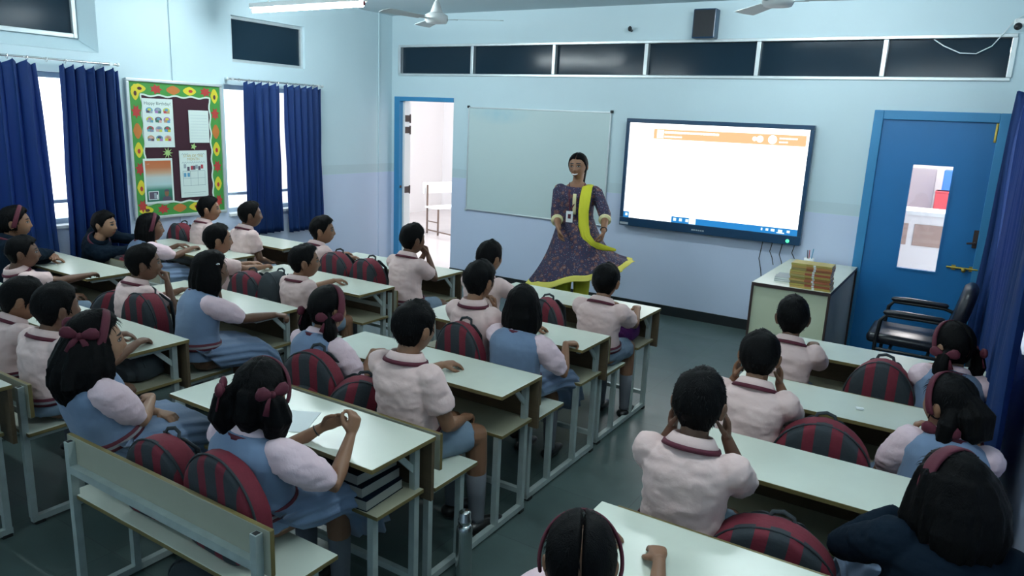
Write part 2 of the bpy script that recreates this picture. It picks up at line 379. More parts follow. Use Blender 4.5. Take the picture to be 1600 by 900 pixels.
# ---- closed blue door at the right, with a vision pane
d = bpy.data.objects.new('door_2', None); COL.objects.link(d); d['kind'] = 'structure'
fx = .075; bm = newbm()
box(bm, (D2['x0'], -.022, 0), (D2['x0']+fx, .13, D2['z1']), bev=.005); box(bm, (D2['x1']-fx, -.022, 0), (D2['x1'], .13, D2['z1']), bev=.005); box(bm, (D2['x0']+fx, -.022, D2['z1']-fx), (D2['x1']-fx, .13, D2['z1']), bev=.005)
mk('door_frame', bm, M_bluef, d)
p0, p1 = on_y(1427, 257, 0), on_y(1463, 425, 0); q0 = on_y(1490, 260, 0)
gx0, gx1, gz0, gz1 = p0.x+.0, q0.x+.0, p1.z, p0.z
bm = newbm(); lx0, lx1, lz1 = D2['x0']+fx, D2['x1']-fx, D2['z1']-fx
for a, c in (((lx0, .0, .01), (gx0, .04, lz1)), ((gx1, .0, .01), (lx1, .04, lz1)), ((gx0, .0, .01), (gx1, .04, gz0)), ((gx0, .0, gz1), (gx1, .04, lz1))): box(bm, a, c)
lf = mk('door_leaf', bm, M_blue, d)
bm = newbm(); box(bm, (lx0-.01, .041, .0), (lx0+.02, .06, lz1)); box(bm, (lx1-.02, .041, 0), (lx1+.01, .06, lz1)); box(bm, (lx0+.02, .041, lz1-.02), (lx1-.02, .06, lz1+.01)); mk('door_stop', bm, M_bluef, d)
bm = newbm(); box(bm, (gx0, .016, gz0), (gx1, .022, gz1)); mk('pane', bm, M_glass, d)
bm = newbm(); t = .014
for a, c in (((gx0-t, -.008, gz0-t), (gx0, .002, gz1+t)), ((gx1, -.008, gz0-t), (gx1+t, .002, gz1+t)), ((gx0, -.008, gz0-t), (gx1, .002, gz0)), ((gx0, -.008, gz1), (gx1, .002, gz1+t))): box(bm, a, c)
mk('glazing_bead', bm, M_blue, d)
c = on_y(1524, 374, 0); bm = newbm(); box(bm, (c.x-.018, -.010, c.z-.075), (c.x+.018, 0, c.z+.075), bev=.004); tube(bm, [(c.x, -.01, c.z-.03), (c.x, -.045, c.z-.03), (c.x-.05, -.05, c.z-.035)], .009, 8); mk('door_handle', bm, M_cabedge, d)
a, c = on_y(1480, 416, 0), on_y(1527, 422, 0); bm = newbm(); zc = (a.z+c.z)/2
tube(bm, [(a.x, -.016, zc), (c.x, -.016, zc)], .009, 8); box(bm, (a.x+.03, -.01, zc-.02), (a.x+.06, 0, zc+.02)); box(bm, (c.x-.06, -.01, zc-.02), (c.x-.03, 0, zc+.02))
mk('bolt', bm, M_brass, d)
bm = newbm(); kx = on_y(1505, 424, 0).x; ellipsoid(bm, (kx, -.034, zc-.012), (.017, .011, .02)); mk('padlock', bm, M_brass, d)
c = on_y(1558, 205, 0); bm = newbm(); box(bm, (c.x-.012, -.012, c.z-.09), (c.x+.012, 0, c.z+.06), bev=.003); tube(bm, [(c.x, -.018, c.z-.08), (c.x, -.018, c.z+.05)], .006, 8); mk('tower_bolt', bm, M_brass, d)
# ---- the lit room beyond the front wall
M_next = mat('next_room_wall', (.80, .78, .78), .6); M_nextfloor = mat('next_room_floor', (.62, .58, .58), .18, noise_s=3, noise_a=.06)
bm = newbm(); box(bm, (-3.2, .14, -.1), (8.2, 5.2, 0)); tag(mk('floor_next_room', bm, M_nextfloor), kind='structure')
bm = newbm(); box(bm, (-3.2, .14, CEIL), (8.2, 5.2, CEIL+.1)); tag(mk('ceiling_next_room', bm, M_next), kind='structure')
bm = newbm(); box(bm, (-3.2, 5.2, 0), (8.2, 5.3, CEIL)); tag(mk('wall_far', bm, M_next), kind='structure')
bm = newbm(); box(bm, (-3.3, .14, 0), (-3.2, 5.2, CEIL)); tag(mk('wall_next_left', bm, M_next), kind='structure')
bm = newbm(); box(bm, (8.2, .14, 0), (8.3, 5.2, CEIL)); tag(mk('wall_next_right', bm, M_next), kind='structure')
# ================================================================== LAMPS
def tube_lamp(name, label, x0, x1, y, z, strength, color, group):
    t = thing(name, label, 'light', ((x0+x1)/2, y, z), group=group)
    o = t.location; L = (x1-x0)/2
    bm = newbm(); box(bm, (-L-.03, -.028, .022), (L+.03, .028, .062), bev=.006); mk('housing', bm, M_white, t)
    for s in (-1, 1):
        bm = newbm(); box(bm, (s*(L+.012)-.006, -.010, -.010), (s*(L+.012)+.006, .010, .026), bev=.003); mk('lamp_holder', bm, M_red, t)
        bm = newbm(); tube(bm, [(s*L*.7, 0, .062), (s*L*.7, 0, CEIL-z)], .006, 6, False); mk('hanger_rod', bm, M_white, t)
    em = mat('lamp_%s_%d' % (name, strength), (1, 1, 1), emit=color, emit_s=strength)
    bm = newbm(); tube(bm, [(-L, 0, 0), (L, 0, 0)], .018, 10, False); mk('fluorescent_tube', bm, em, t)
    return t
a, c = on_y(396, 15, -2.5), on_y(567, 9, -2.5); zt = (a.z+c.z)/2
GT = 'fluorescent tubes under the classroom ceiling'
tube_lamp('tube_light', 'white fluorescent tube hanging near the ceiling by the upper left window', a.x, c.x, -2.5, zt, TUBE_STRENGTH*TUBE_FRONT, TUBE_COLOR, GT)
def plain_tube(label, x, y, f):
    return tube_lamp('tube_light', label, x-.65, x+.65, y, zt, TUBE_STRENGTH*f, TUBE_COLOR, GT)
plain_tube('white fluorescent tube hanging over the right column, mirrored in the last tinted pane', 5.55, -5.15, TUBE_MID)
t = plain_tube('added fill tube out of view at the ceiling before the blue door', 4.95, -1.8, TUBE_ADDED_FILL); t.location.z = 2.98  # added lamp just above the frame, brightens the front right of the room
plain_tube('white fluorescent tube hanging over the rear left desks', 1.25, -5.15, TUBE_MID)
plain_tube('white fluorescent tube hanging high over the very back of the room', 3.6, -7.6, TUBE_REAR)
for k, (x, y) in enumerate(((.2, 2.6), (6.0, 2.6))):
    tube_lamp('next_room_tube', ('fluorescent tube in the white room behind the open doorway', 'fluorescent tube in the white room behind the blue door')[k], x-.65, x+.65, y, 2.85, NEXT_ROOM_TUBE, (1, .96, .95), 'tubes in the next room')
# ================================================================== FRONT WALL THINGS
# whiteboard
a, c = on_y(733.5, 167, 0), on_y(957, 174.5, 0); wx0, wx1, wz0, wz1 = a.x, c.x, .838, 2.027
t = thing('whiteboard', 'large framed whiteboard with faint blue smears behind the teacher', 'whiteboard', (wx0, 0, wz0)); Wd, Hd = wx1-wx0, wz1-wz0
m = mat('whiteboard_face', (.56, .68, .68), .22); nt, b = nodes(m)
tc = nt.nodes.new('ShaderNodeTexCoord'); mp = nt.nodes.new('ShaderNodeMapping'); mp.inputs['Location'].default_value = (-.62, 0, -1.12*6); mp.inputs['Scale'].default_value = (1.5, 1, 6)
nt.links.new(tc.outputs['Object'], mp.inputs[0]); ln = nt.nodes.new('ShaderNodeVectorMath'); ln.operation = 'LENGTH'; nt.links.new(mp.outputs[0], ln.inputs[0])
mr = nt.nodes.new('ShaderNodeMapRange'); mr.inputs[1].default_value = .75; mr.inputs[2].default_value = .05; nt.links.new(ln.outputs['Value'], mr.inputs[0])
n = nt.nodes.new('ShaderNodeTexNoise'); n.inputs['Scale'].default_value = 7; nt.links.new(tc.outputs['Object'], n.inputs[0])
nt.links.new(mix_n(nt, math_n(nt, 'MULTIPLY', mr.outputs[0], math_n(nt, 'MULTIPLY', n.outputs[0], .9)), (.56, .68, .68), (.30, .56, .68)), b.inputs['Base Color'])
bm = newbm(); box(bm, (.008, -.018, .008), (Wd-.008, -.002, Hd-.008)); mk('writing_surface', bm, m, t)
bm = newbm()
for p, q in (((0, -.024, 0), (Wd, 0, .016)), ((0, -.024, Hd-.016), (Wd, 0, Hd)), ((0, -.024, .016), (.016, 0, Hd-.016)), ((Wd-.016, -.024, .016), (Wd, 0, Hd-.016))): box(bm, p, q, bev=.004)
mk('frame', bm, M_alu, t)
for x, z in ((0, 0), (Wd, 0), (0, Hd), (Wd, Hd)):
    bm = newbm(); box(bm, (x-.014, -.027, z-.014), (x+.014, 0, z+.014), bev=.006); mk('corner_cap', bm, M_black if z else M_alu, t)
# interactive flat panel
a, c = on_y(982, 184, -.06), on_y(1249, 384, -.06); tx0, tx1, tz0, tz1 = 3.196, 4.994, .890, 1.969
t = thing('flat_panel_display', 'big wall mounted flat panel showing a white page with an orange banner', 'screen', (tx0, -.012, tz0)); Wd, Hd = tx1-tx0, tz1-tz0
bx, bt, bb = .035, .040, .085
bm = newbm()
for p, q in (((0, -.075, 0), (Wd, -.015, bb)), ((0, -.075, Hd-bt), (Wd, -.015, Hd)), ((0, -.075, bb), (bx, -.015, Hd-bt)), ((Wd-bx, -.075, bb), (Wd, -.015, Hd-bt))): box(bm, p, q, bev=.004)
box(bm, (bx, -.055, bb), (Wd-bx, -.015, Hd-bt)); mk('bezel', bm, M_tvframe, t)
bm = newbm(); box(bm, (Wd*.3, -.015, Hd*.3), (Wd*.7, .011, Hd*.7)); mk('wall_bracket', bm, M_black, t)
def emi(name, c, s): return mat(name, (0, 0, 0), .3, emit=c, emit_s=s)
SW, SH = Wd-2*bx, Hd-bb-bt
def scr(bm, u0, v0, u1, v1, d, mi=0): box(bm, (bx+u0*SW, d, bb+v0*SH), (bx+u1*SW, d+.0012, bb+v1*SH), mi=mi)
bm = newbm(); scr(bm, .0, .0, 1, 1, -.0575); s = mk('screen', bm, emi('screen_white', (.96, .99, 1), SCREEN_STRENGTH), t)
bm = newbm(); scr(bm, .150, .845, .985, .945, -.0590); mk('orange_banner', bm, emi('screen_orange', (1, .60, .30), 1.05), s)
bm = newbm(); wt = emi('screen_text', (1, .97, .92), 2.0)
scr(bm, .17, .853, .21, .937, -.0602)
for k in range(17): scr(bm, .215+k*.0185, .905, .215+k*.0185+.0165, .926, -.0602)
for k in range(6): scr(bm, .215+k*.0175, .864, .215+k*.0175+.0155, .880, -.0602)
mk('banner_text', bm, wt, s)
for x, r in ((.722, .012), (.75, .018), (.815, .023)):
    bm = newbm(); ring = [(r*math.cos(i*math.pi/10), r*math.sin(i*math.pi/10)) for i in range(20)]
    prism(bm, ring, -.0602, -.059, lambda u, v, d, x=x: V((bx+(x)*SW+u*SW, d, bb+.895*SH+v*SW))); mk('banner_icon', bm, wt, s)
bm = newbm()
for k in range(6): scr(bm, .85+k*.0155, .902, .85+k*.0155+.0135, .918, -.0602)
for k in range(3): scr(bm, .85+k*.0155, .868, .85+k*.0155+.0135, .882, -.0602)
mk('account_text', bm, wt, s)
bm = newbm(); scr(bm, .30, 0, 1, .062, -.0590); scr(bm, 0, 0, .035, .062, -.0590); mk('task_bar', bm, emi('screen_blue', (.03, .33, .85), .8), s)
bm = newbm(); scr(bm, .012, .018, .027, .046, -.0602)
for x in (.312, .347, .385): scr(bm, x, .018, x+.017, .048, -.0602)
scr(bm, .405, .002, .445, .060, -.0602)
for x, w_ in ((.81, .008), (.835, .014), (.862, .02), (.9, .022), (.945, .016)): scr(bm, x, .022, x+w_, .046, -.0602)
scr(bm, .893, .010, .933, .020, -.0602); mk('task_bar_icons', bm, emi('screen_icon', (.8, .95, 1), 1.3), s)
bm = newbm(); box(bm, (.01, -.0765, .012), (.10, -.075, .035)); mk('sticker', bm, M_alu, t)
bm = newbm()
for k in range(6): box(bm, (Wd*.43+k*.022, -.0762, .028), (Wd*.43+k*.022+(.017 if k else .02), -.075, .042))
mk('logo', bm, M_alu, t)
bm = newbm(); ellipsoid(bm, (Wd-.11, -.077, .035), (.017, .006, .017)); mk('power_light', bm, emi('led_green', (.1, 1, .45), 1.6), t)
for k, (x, l) in enumerate(((-.34, .34), (-.25, .18), (-.16, .22), (-.05, .16))):
    bm = newbm(); tube(bm, [(Wd+x, -.02, .01), (Wd+x-.02, -.012, -l*.5), (Wd+x+.01, -.02, -l*.8), (Wd+x+.03, -.03, -l-.03)], .004, 6); mk('cable', bm, M_black, t)
# loudspeaker, junction, camera
a, c = on_y(1087, 15, -.10), on_y(1118, 60, -.10)
t = thing('wall_speaker', 'small dark box loudspeaker fixed high above the row of tinted panes', 'speaker', ((a.x+c.x)/2, 0, (a.z+c.z)/2)); hw, hh = (c.x-a.x)/2, (a.z-c.z)/2
bm = newbm(); box(bm, (-hw, -.15, -hh), (hw, -.03, hh), bev=.01); mk('cabinet', bm, M_tvframe, t)
bm = newbm(); box(bm, (-hw+.012, -.155, -hh+.012), (hw-.012, -.15, hh-.012)); mk('grille', bm, M_black, t)
bm = newbm(); box(bm, (-.03, -.03, -.03), (.03, 0, .03)); mk('bracket', bm, M_black, t)
c = on_y(987, 48, 0); t = thing('wall_sensor', 'tiny dark sensor stub on the wall left of the loudspeaker', 'sensor', (c.x, 0, c.z))
bm = newbm(); tube(bm, [(0, 0, 0), (0, -.04, .005)], .014, 8); mk('base', bm, M_black, t)
bm = newbm(); ellipsoid(bm, (.004, -.055, .012), (.02, .02, .026)); mk('sensor_head', bm, M_black, t)
c = on_y(1591, 40, -.06); t = thing('security_camera', 'small white wall camera with round dark lens in the upper right corner', 'camera', tuple(c))
bm = newbm(); box(bm, (-.03, -.03, .0), (.07, .06, .05), bev=.012); mk('body', bm, M_white, t)
bm = newbm(); ellipsoid(bm, (.0, -.035, -.01), (.028, .02, .028)); mk('lens', bm, M_black, t)
pts = [on_y(u, v, -.03)-c for u, v in ((1460, 62), (1475, 72), (1500, 83), (1525, 84), (1550, 72), (1570, 50), (1586, 32), (1600, 24))]
bm = newbm(); tube(bm, pts, .0045, 6); mk('cable', bm, M_alu, t)
# ceiling fans
def fan():
    t = thing('ceiling_fan', 'x', 'fan', group='ceiling fans')
    bm = newbm(); tube(bm, [(0, 0, .06), (0, 0, .34)], .012, 8, False); mk('down_rod', bm, M_white, t)
    bm = newbm(); loft(bm, [(V((0, 0, z)), X3*r, Y3*r) for z, r in ((.05, .055), (.10, .035), (.14, .02))], 16); loft(bm, [(V((0, 0, z)), X3*r, Y3*r) for z, r in ((.30, .02), (.36, .06))], 16); mk('canopy', bm, M_white, t, smooth=True)
    bm = newbm(); loft(bm, [(V((0, 0, z)), X3*r, Y3*r) for z, r in ((-.035, .05), (-.03, .085), (-.005, .098), (.03, .095), (.05, .06))], 24); mk('motor', bm, M_white, t, smooth=True)
    for k in range(3):
        R = Matrix.Rotation(k*2*math.pi/3, 4, 'Z') @ Matrix.Rotation(.12, 4, 'X')
        bm = newbm(); box(bm, (.09, -.018, -.006), (.18, .018, 0), R=R); prism(bm, [(.16, -.055), (.56, -.07), (.575, 0), (.56, .07), (.16, .05)], -.002, .002, lambda u, v, d, R=R: R @ V((u, v, d)))
        mk('blade', bm, mat('fan_blade', (.50, .57, .58), .5), t)
    return t
f1 = fan(); f1.location = on_z(682, 30, 2.70); f1.rotation_euler = (0, 0, .38); f1['label'] = 'white three-blade ceiling fan hanging above the open doorway side'
f2 = copy_tree(f1); f2.location = on_z(1216, 2, 2.70); f2.rotation_euler = (0, 0, .12); f2['label'] = 'white ceiling fan cut off at the top edge, right of the loudspeaker'
# ================================================================== LEFT WALL: notice board
y0, y1, z0, z1 = -3.412, -2.458, .885, 2.115
t = thing('notice_board', 'maroon felt notice board with a bright leaf border on the left wall', 'notice board', (0, y0, z0)); Wd, Hd = y1-y0, z1-z0
bm = newbm()
for p, q in (((0, 0, 0), (.03, Wd, .028)), ((0, 0, Hd-.028), (.03, Wd, Hd)), ((0, 0, .028), (.03, .028, Hd-.028)), ((0, Wd-.028, .028), (.03, Wd, Hd-.028))): box(bm, p, q, bev=.006)
mk('frame', bm, M_alu, t)
bm = newbm(); box(bm, (0, .02, .02), (.012, Wd-.02, Hd-.02)); mk('felt', bm, mat('maroon_felt', (.040, .010, .020), .95, bump_s=120, bump_a=.1), t)
M_bgreen = mat('border_green', (.05, .26, .045), .7); M_bw = mat('border_white', (.62, .74, .66), .7)
M_by = mat('border_yellow', (.66, .56, .03), .7); M_br = mat('border_red', (.42, .035, .03), .7); M_bo = mat('border_orange', (.50, .16, .03), .7); M_bk = mat('border_dark', (.06, .02, .02), .7)
bw = .125
def strip(bm, L, fn):
    n = 40; ws = [bw-.012+.007*math.sin(i/n*L/.16*2*math.pi) for i in range(n+1)]
    prism(bm, [(0, 0), (L, 0)]+[(L*(n-i)/n, ws[n-i]+.007) for i in range(n+1)], .012, .0135, fn, 1)
    prism(bm, [(0, 0), (L, 0)]+[(L*(n-i)/n, ws[n-i]-.008) for i in range(n+1)], .0135, .015, fn, 0)
    k = 0; s = .09
    while s < L-.05:
        kind = ('y', 'r', 'o', 'y', 'r')[k % 5]; cy = bw*.46; mi = {'y': 2, 'r': 3, 'o': 4}[kind]
        if kind == 'r':
            pts = [(s+(.062 if i % 2 == 0 else .036)*math.cos(i*math.pi/7), cy+(.046 if i % 2 == 0 else .026)*math.sin(i*math.pi/7)) for i in range(14)]
        else:
            pts = [(s+.068*math.cos(i*math.pi/10), cy+.040*math.sin(i*math.pi/10)*(1-.35*abs(math.cos(i*math.pi/10)))) for i in range(20)]
        prism(bm, pts, .015, .0162, fn, mi)
        if kind == 'y': prism(bm, [(s+.022*math.cos(i*math.pi/5)+.01, cy+.014*math.sin(i*math.pi/5)) for i in range(10)], .0162, .017, fn, 3 if k % 2 else 5)
        s += .165; k += 1
bm = newbm(); e = .026
strip(bm, Wd-2*e, lambda u, v, d: V((d, e+u, Hd-e-v))); strip(bm, Wd-2*e, lambda u, v, d: V((d+.0002, e+u, e+v)))
strip(bm, Hd-2*e, lambda u, v, d: V((d+.0004, e+v, Hd-e-u))); strip(bm, Hd-2*e, lambda u, v, d: V((d+.0006, Wd-e-v, Hd-e-u)))
mk('leaf_border', bm, [M_bgreen, M_bw, M_by, M_br, M_bo, M_bk], t)
def sheet(name, label, u0, v0, u1, v1, cat='poster', group=None):
    a, c = on_x(u0, v0, .02), on_x(u1, v1, .02)
    t = thing(name, label, cat, (.0185, a.y, c.z), group=group); w_, h_ = c.y-a.y, a.z-c.z
    bm = newbm(); box(bm, (0, 0, 0), (.0015, w_, h_)); mk('sheet', bm, mat('poster_paper', (.66, .76, .72), .7), t)
    return t, w_, h_
def rect(bm, y0, z0, y1, z1, d=.0016, mi=0): box(bm, (d, y0, z0), (d+.0006, y1, z1), mi=mi)
tp = lambda y, z, d=.0018: (lambda a, c: V((d, y+a, z+c)))
CM = [mat('ink_%d' % i, c, .7) for i, c in enumerate([(.10, .32, .50), (.18, .24, .34), (.55, .58, .10), (.62, .55, .04), (.10, .08, .12), (.35, .18, .42), (.45, .06, .08), (.30, .36, .40), (.05, .16, .10), (.45, .30, .15), (.12, .30, .40), (.60, .36, .33)])]
t, w_, h_ = sheet('birthday_poster', 'tall pale birthday chart with rows of little coloured drawings', 221, 153, 273.5, 230)
text_mesh('Happy Birthday!', w_*.135, tp(w_*.5, h_*.90), 'heading', mat('ink_dark_green', (.03, .10, .09), .7), t)
bm = newbm(); rr = random.Random(3)
for r in range(4):
    for c in range(3):
        cy, cz = w_*(.22+.28*c), h_*(.76-.19*r); i = r*3+c
        prism(bm, [(cy+w_*.115*math.cos(q*math.pi/8), cz+h_*.06*math.sin(q*math.pi/8)) for q in range(16)], .0016, .0022, lambda a, b_, d: V((d, a, b_)), mi=i % 12)
        rect(bm, cy-w_*.10, cz-h_*.055, cy+w_*.0, cz-h_*.005, .0022, (i+4) % 12); rect(bm, cy+w_*.01, cz-h_*.06, cy+w_*.10, cz-h_*.01, .0022, (i+7) % 12)
        prism(bm, [(cy+w_*.06*math.cos(q*math.pi/8), cz+h_*.015+h_*.025*math.sin(q*math.pi/8)) for q in range(16)], .0022, .0028, lambda a, b_, d: V((d, a, b_)), mi=(i*5+2) % 12)
mk('month_drawings', bm, CM, t)
t, w_, h_ = sheet('ruled_sheet', 'plain pale ruled paper pinned at the upper right of the felt', 294, 172, 327.5, 223)
bm = newbm()
for k in range(9): rect(bm, w_*.08, h_*(.12+.09*k), w_*.92, h_*(.12+.09*k)+.003)
mk('ruled_lines', bm, mat('ink_faint', (.45, .56, .58), .7), t)
t, w_, h_ = sheet('tricolour_poster', 'orange, white and green poster with a framed photo and a portrait', 223, 248, 273, 316)
m = mat('tricolour_print', (.5, .5, .5), .5); nt, b = nodes(m)
tc = nt.nodes.new('ShaderNodeTexCoord'); s = nt.nodes.new('ShaderNodeSeparateXYZ'); nt.links.new(tc.outputs['Object'], s.inputs[0])
rp = nt.nodes.new('ShaderNodeValToRGB'); nt.links.new(math_n(nt, 'DIVIDE', s.outputs[2], h_), rp.inputs[0])
E_ = rp.color_ramp.elements; E_[0].position = .08; E_[0].color = (.015, .13, .085, 1); E_[1].position = .95; E_[1].color = (.46, .12, .04, 1)
for pz, cc in ((.30, (.03, .20, .13, 1)), (.42, (.42, .58, .58, 1)), (.58, (.48, .56, .55, 1)), (.68, (.52, .34, .22, 1)), (.80, (.48, .16, .06, 1))):
    e_ = rp.color_ramp.elements.new(pz); e_.color = cc
nt.links.new(rp.outputs[0], b.inputs['Base Color'])
bm = newbm(); rect(bm, w_*.06, h_*.05, w_*.94, h_*.95); mk('print', bm, m, t)
bm = newbm(); rect(bm, w_*.12, h_*.09, w_*.46, h_*.28, .0022, 0); rect(bm, w_*.14, h_*.105, w_*.44, h_*.265, .0028, 1); rect(bm, w_*.30, h_*.12, w_*.38, h_*.24, .0034, 2); rect(bm, w_*.39, h_*.11, w_*.43, h_*.2, .0034, 0)
mk('photo_print', bm, [M_paper, CM[4], CM[7]], t)
bm = newbm(); py, pz = w_*.74, h_*.22
prism(bm, [(py-w_*.16, h_*.05), (py+w_*.16, h_*.05), (py+w_*.13, h_*.135), (py+.0, h_*.16), (py-w_*.13, h_*.135)], .0022, .0028, lambda a, b_, d: V((d, a, b_)), 0)
prism(bm, [(py+w_*.075*math.cos(q*math.pi/8), pz+h_*.075*math.sin(q*math.pi/8)) for q in range(16)], .0028, .0033, lambda a, b_, d: V((d, a, b_)), 1)
prism(bm, [(py+w_*.09*math.cos(q*math.pi/8), pz+h_*.04+h_*.05*math.sin(q*math.pi/8)) for q in range(9)], .0033, .0038, lambda a, b_, d: V((d, a, b_)), 0)
mk('portrait_print', bm, [CM[4], SKINS[0]], t)
text_mesh('....', w_*.1, tp(w_*.16, h_*.90, .0024), 'caption', M_paper, t)
t, w_, h_ = sheet('star_chart', 'pale monthly star chart with a zigzag border and small photos', 279.5, 235.5, 326, 306)
MY = mat('ink_ochre', (.45, .36, .08), .7); ML = mat('ink_grey', (.26, .36, .38), .7)
text_mesh('STAR OF THE', w_*.12, tp(w_*.5, h_*.885), 'heading', MY, t); text_mesh('MONTH', w_*.12, tp(w_*.5, h_*.815), 'heading', MY, t)
bm = newbm()
for row, zc in ((0, .75), (1, .93)):
    for k in range(10):
        a0 = w_*(.08+.084*k)
        if row == 1 and 2 < k < 7: continue
        prism(bm, [(a0, h_*(zc-.018)), (a0+w_*.042, h_*(zc+.016)), (a0+w_*.084, h_*(zc-.018)), (a0+w_*.084, h_*(zc-.026)), (a0+w_*.042, h_*(zc+.004)), (a0, h_*(zc-.026))], .0016, .0021, lambda a, b_, d: V((d, a, b_)))
for r in range(4):
    z_ = h_*(.56-.155*r)
    rect(bm, w_*.1, z_, w_*.9, z_+.003)
for c in (.1, .37, .64, .9): rect(bm, w_*c-.001, h_*.24, w_*c+.002, h_*.56)
rect(bm, w_*.22, h_*.05, w_*.8, h_*.054)
mk('zigzag_and_grid', bm, ML, t)
bm = newbm()
for k, (a, c, mi) in enumerate(((.14, .66, 7), (.26, .60, 4), (.39, .62, 6), (.47, .62, 4), (.56, .64, 7), (.66, .61, 4), (.76, .64, 6), (.13, .47, 0), (.26, .47, 0))): rect(bm, w_*a, h_*(c-.03), w_*(a+.085), h_*(c+.055), .0022, mi)
mk('photo_prints', bm, CM, t)
def star(name, label, u, v, r, n, inner):
    c = on_x(u, v, .02); bm = newbm()
    prism(bm, [((r if i % 2 == 0 else r*inner)*math.cos(i*math.pi/n), (r if i % 2 == 0 else r*inner)*math.sin(i*math.pi/n)) for i in range(2*n)], 0, .003, lambda a, b_, d: V((d, a, b_)))
    o = mk(name, bm, mat('lime_paper', (.36, .56, .20), .7)); o.location = (.0185, c.y, c.z); tag(o, label, 'paper cutout', 'paper cutouts on the felt')
star('paper_flower', 'lime green paper flower with thin petals below the birthday chart', 262, 239, .052, 9, .35)
star('paper_star', 'small lime green paper star under the ruled sheet', 302.5, 229, .032, 5, .5)
# ================================================================== CURTAINS
m = bpy.data.materials.new('blue_curtain'); m.use_nodes = True; nt, b = nodes(m)
b.inputs['Base Color'].default_value = (.004, .036, .155, 1); b.inputs['Roughness'].default_value = .7; tr = nt.nodes.new('ShaderNodeBsdfTranslucent'); tr.inputs[0].default_value = (.005, .06, .40, 1)
mx = nt.nodes.new('ShaderNodeMixShader'); mx.inputs[0].default_value = .30
nt.links.new(b.outputs[0], mx.inputs[1]); nt.links.new(tr.outputs[0], mx.inputs[2]); nt.links.new(mx.outputs[0], nt.nodes['Material Output'].inputs[0])
M_curtain = m
def curtain(label, x, ytop, ybot, zt, zb, folds, amp, seed, group, side=1):
    o0 = V((x, ytop[0], zb)); nu, nv = folds*12, 26; bm = newbm(); rows = []
    for j in range(nv+1):
        f = j/nv; row = []
        ya = ytop[0]*(1-f)+ybot[0]*f; yb = ytop[1]*(1-f)+ybot[1]*f
        for i in range(nu+1):
            s = i/nu; ph = s*folds*2*math.pi
            wv = math.sin(ph+.8*noise.noise(V((s*5+seed, f*1.5, 0))))
            a = amp*(.75+.25*f)*(1+.5*noise.noise(V((s*7, f*.7, seed))))
            y = ya+(yb-ya)*s+.25*amp*math.sin(2*ph)
            z = zt+(zb-zt)*f
            if j == 0: z += .02*wv-.012
            row.append(bm.verts.new(V((x+side*(a*wv+.015*noise.noise(V((s*3, f*3, seed+5)))), y, z))))
        rows.append(row)
    for a, c in zip(rows, rows[1:]):
        for i in range(nu): bm.faces.new((a[i], a[i+1], c[i+1], c[i]))
    o = mk('curtain', bm, M_curtain, None, o0, True); o.location = o0
    sm = o.modifiers.new('cloth', 'SOLIDIFY'); sm.thickness = .003
    return tag(o, label, 'curtain', group)
GC = 'blue window curtains'
curtain('dark blue curtain at the left edge, left half of its window', .10, (-4.75, -4.155), (-4.85, -4.10), 2.185, .60, 6, .040, 1, GC)
curtain('dark blue curtain beside the notice board, hanging behind the jacketed boy', .10, (-3.985, -3.515), (-4.03, -3.50), 2.175, .56, 6, .042, 2, GC)
curtain('narrow blue curtain right of the notice board', .10, (-2.27, -1.835), (-2.28, -1.83), 2.155, .64, 5, .040, 3, GC)
curtain('narrow blue curtain nearest the doorway, right half of its window', .10, (-1.775, -1.265), (-1.75, -1.255), 2.155, .62, 6, .036, 4, GC)
def rod(label, x, y0, y1, z, nr):
    t = thing('curtain_rod', label, 'curtain rod', (x, (y0+y1)/2, z), group='curtain rods'); L = (y1-y0)/2
    bm = newbm(); tube(bm, [(0, -L, 0), (0, L, 0)], .009, 8); mk('rod', bm, M_chrome, t, smooth=True)
    for s in (-1, 1):
        bm = newbm(); box(bm, (-x if x < 3 else -.012, s*L*.93-.012, -.012), (.012 if x < 3 else RW-x, s*L*.93+.012, .014)); mk('bracket', bm, M_alu, t)
        bm = newbm(); ellipsoid(bm, (0, s*(L+.012), 0), (.016, .016, .016)); mk('finial', bm, M_alu, t)
    for k in range(nr):
        bm = newbm(); y = -L*.9+1.8*L*(k+.5)/nr
        tube(bm, [(.016*math.cos(i*math.pi/5), y, -.006+.018*math.sin(i*math.pi/5)) for i in range(11)], .002, 5, False); mk('ring', bm, M_chrome, t)
    return t
a, c = on_x(0, 87, .10), on_x(182, 105, .10); rod('thin steel curtain rod at the left edge below the splayed opening', .10, -4.9, c.y, c.z+.02, 9)
a, c = on_x(357, 124, .10), on_x(502, 134, .10); rod('short steel curtain rod between notice board and doorway', .10, a.y, c.y, (a.z+c.z)/2, 9)
curtain('blue curtain hanging at the right wall beside the blue door', RW-.13, (-.36, -.06), (-.28, -.06), 2.27, .22, 4, .075, 6, GC, -1)
curtain('blue curtain along the right wall next to the seated girls', RW-.11, (-3.75, -.46), (-3.85, -.50), 2.25, .22, 17, .036, 7, GC, -1)
rod('steel curtain rod along the right wall above the blue curtains', RW-.12, -3.9, -.10, 2.28, 12)
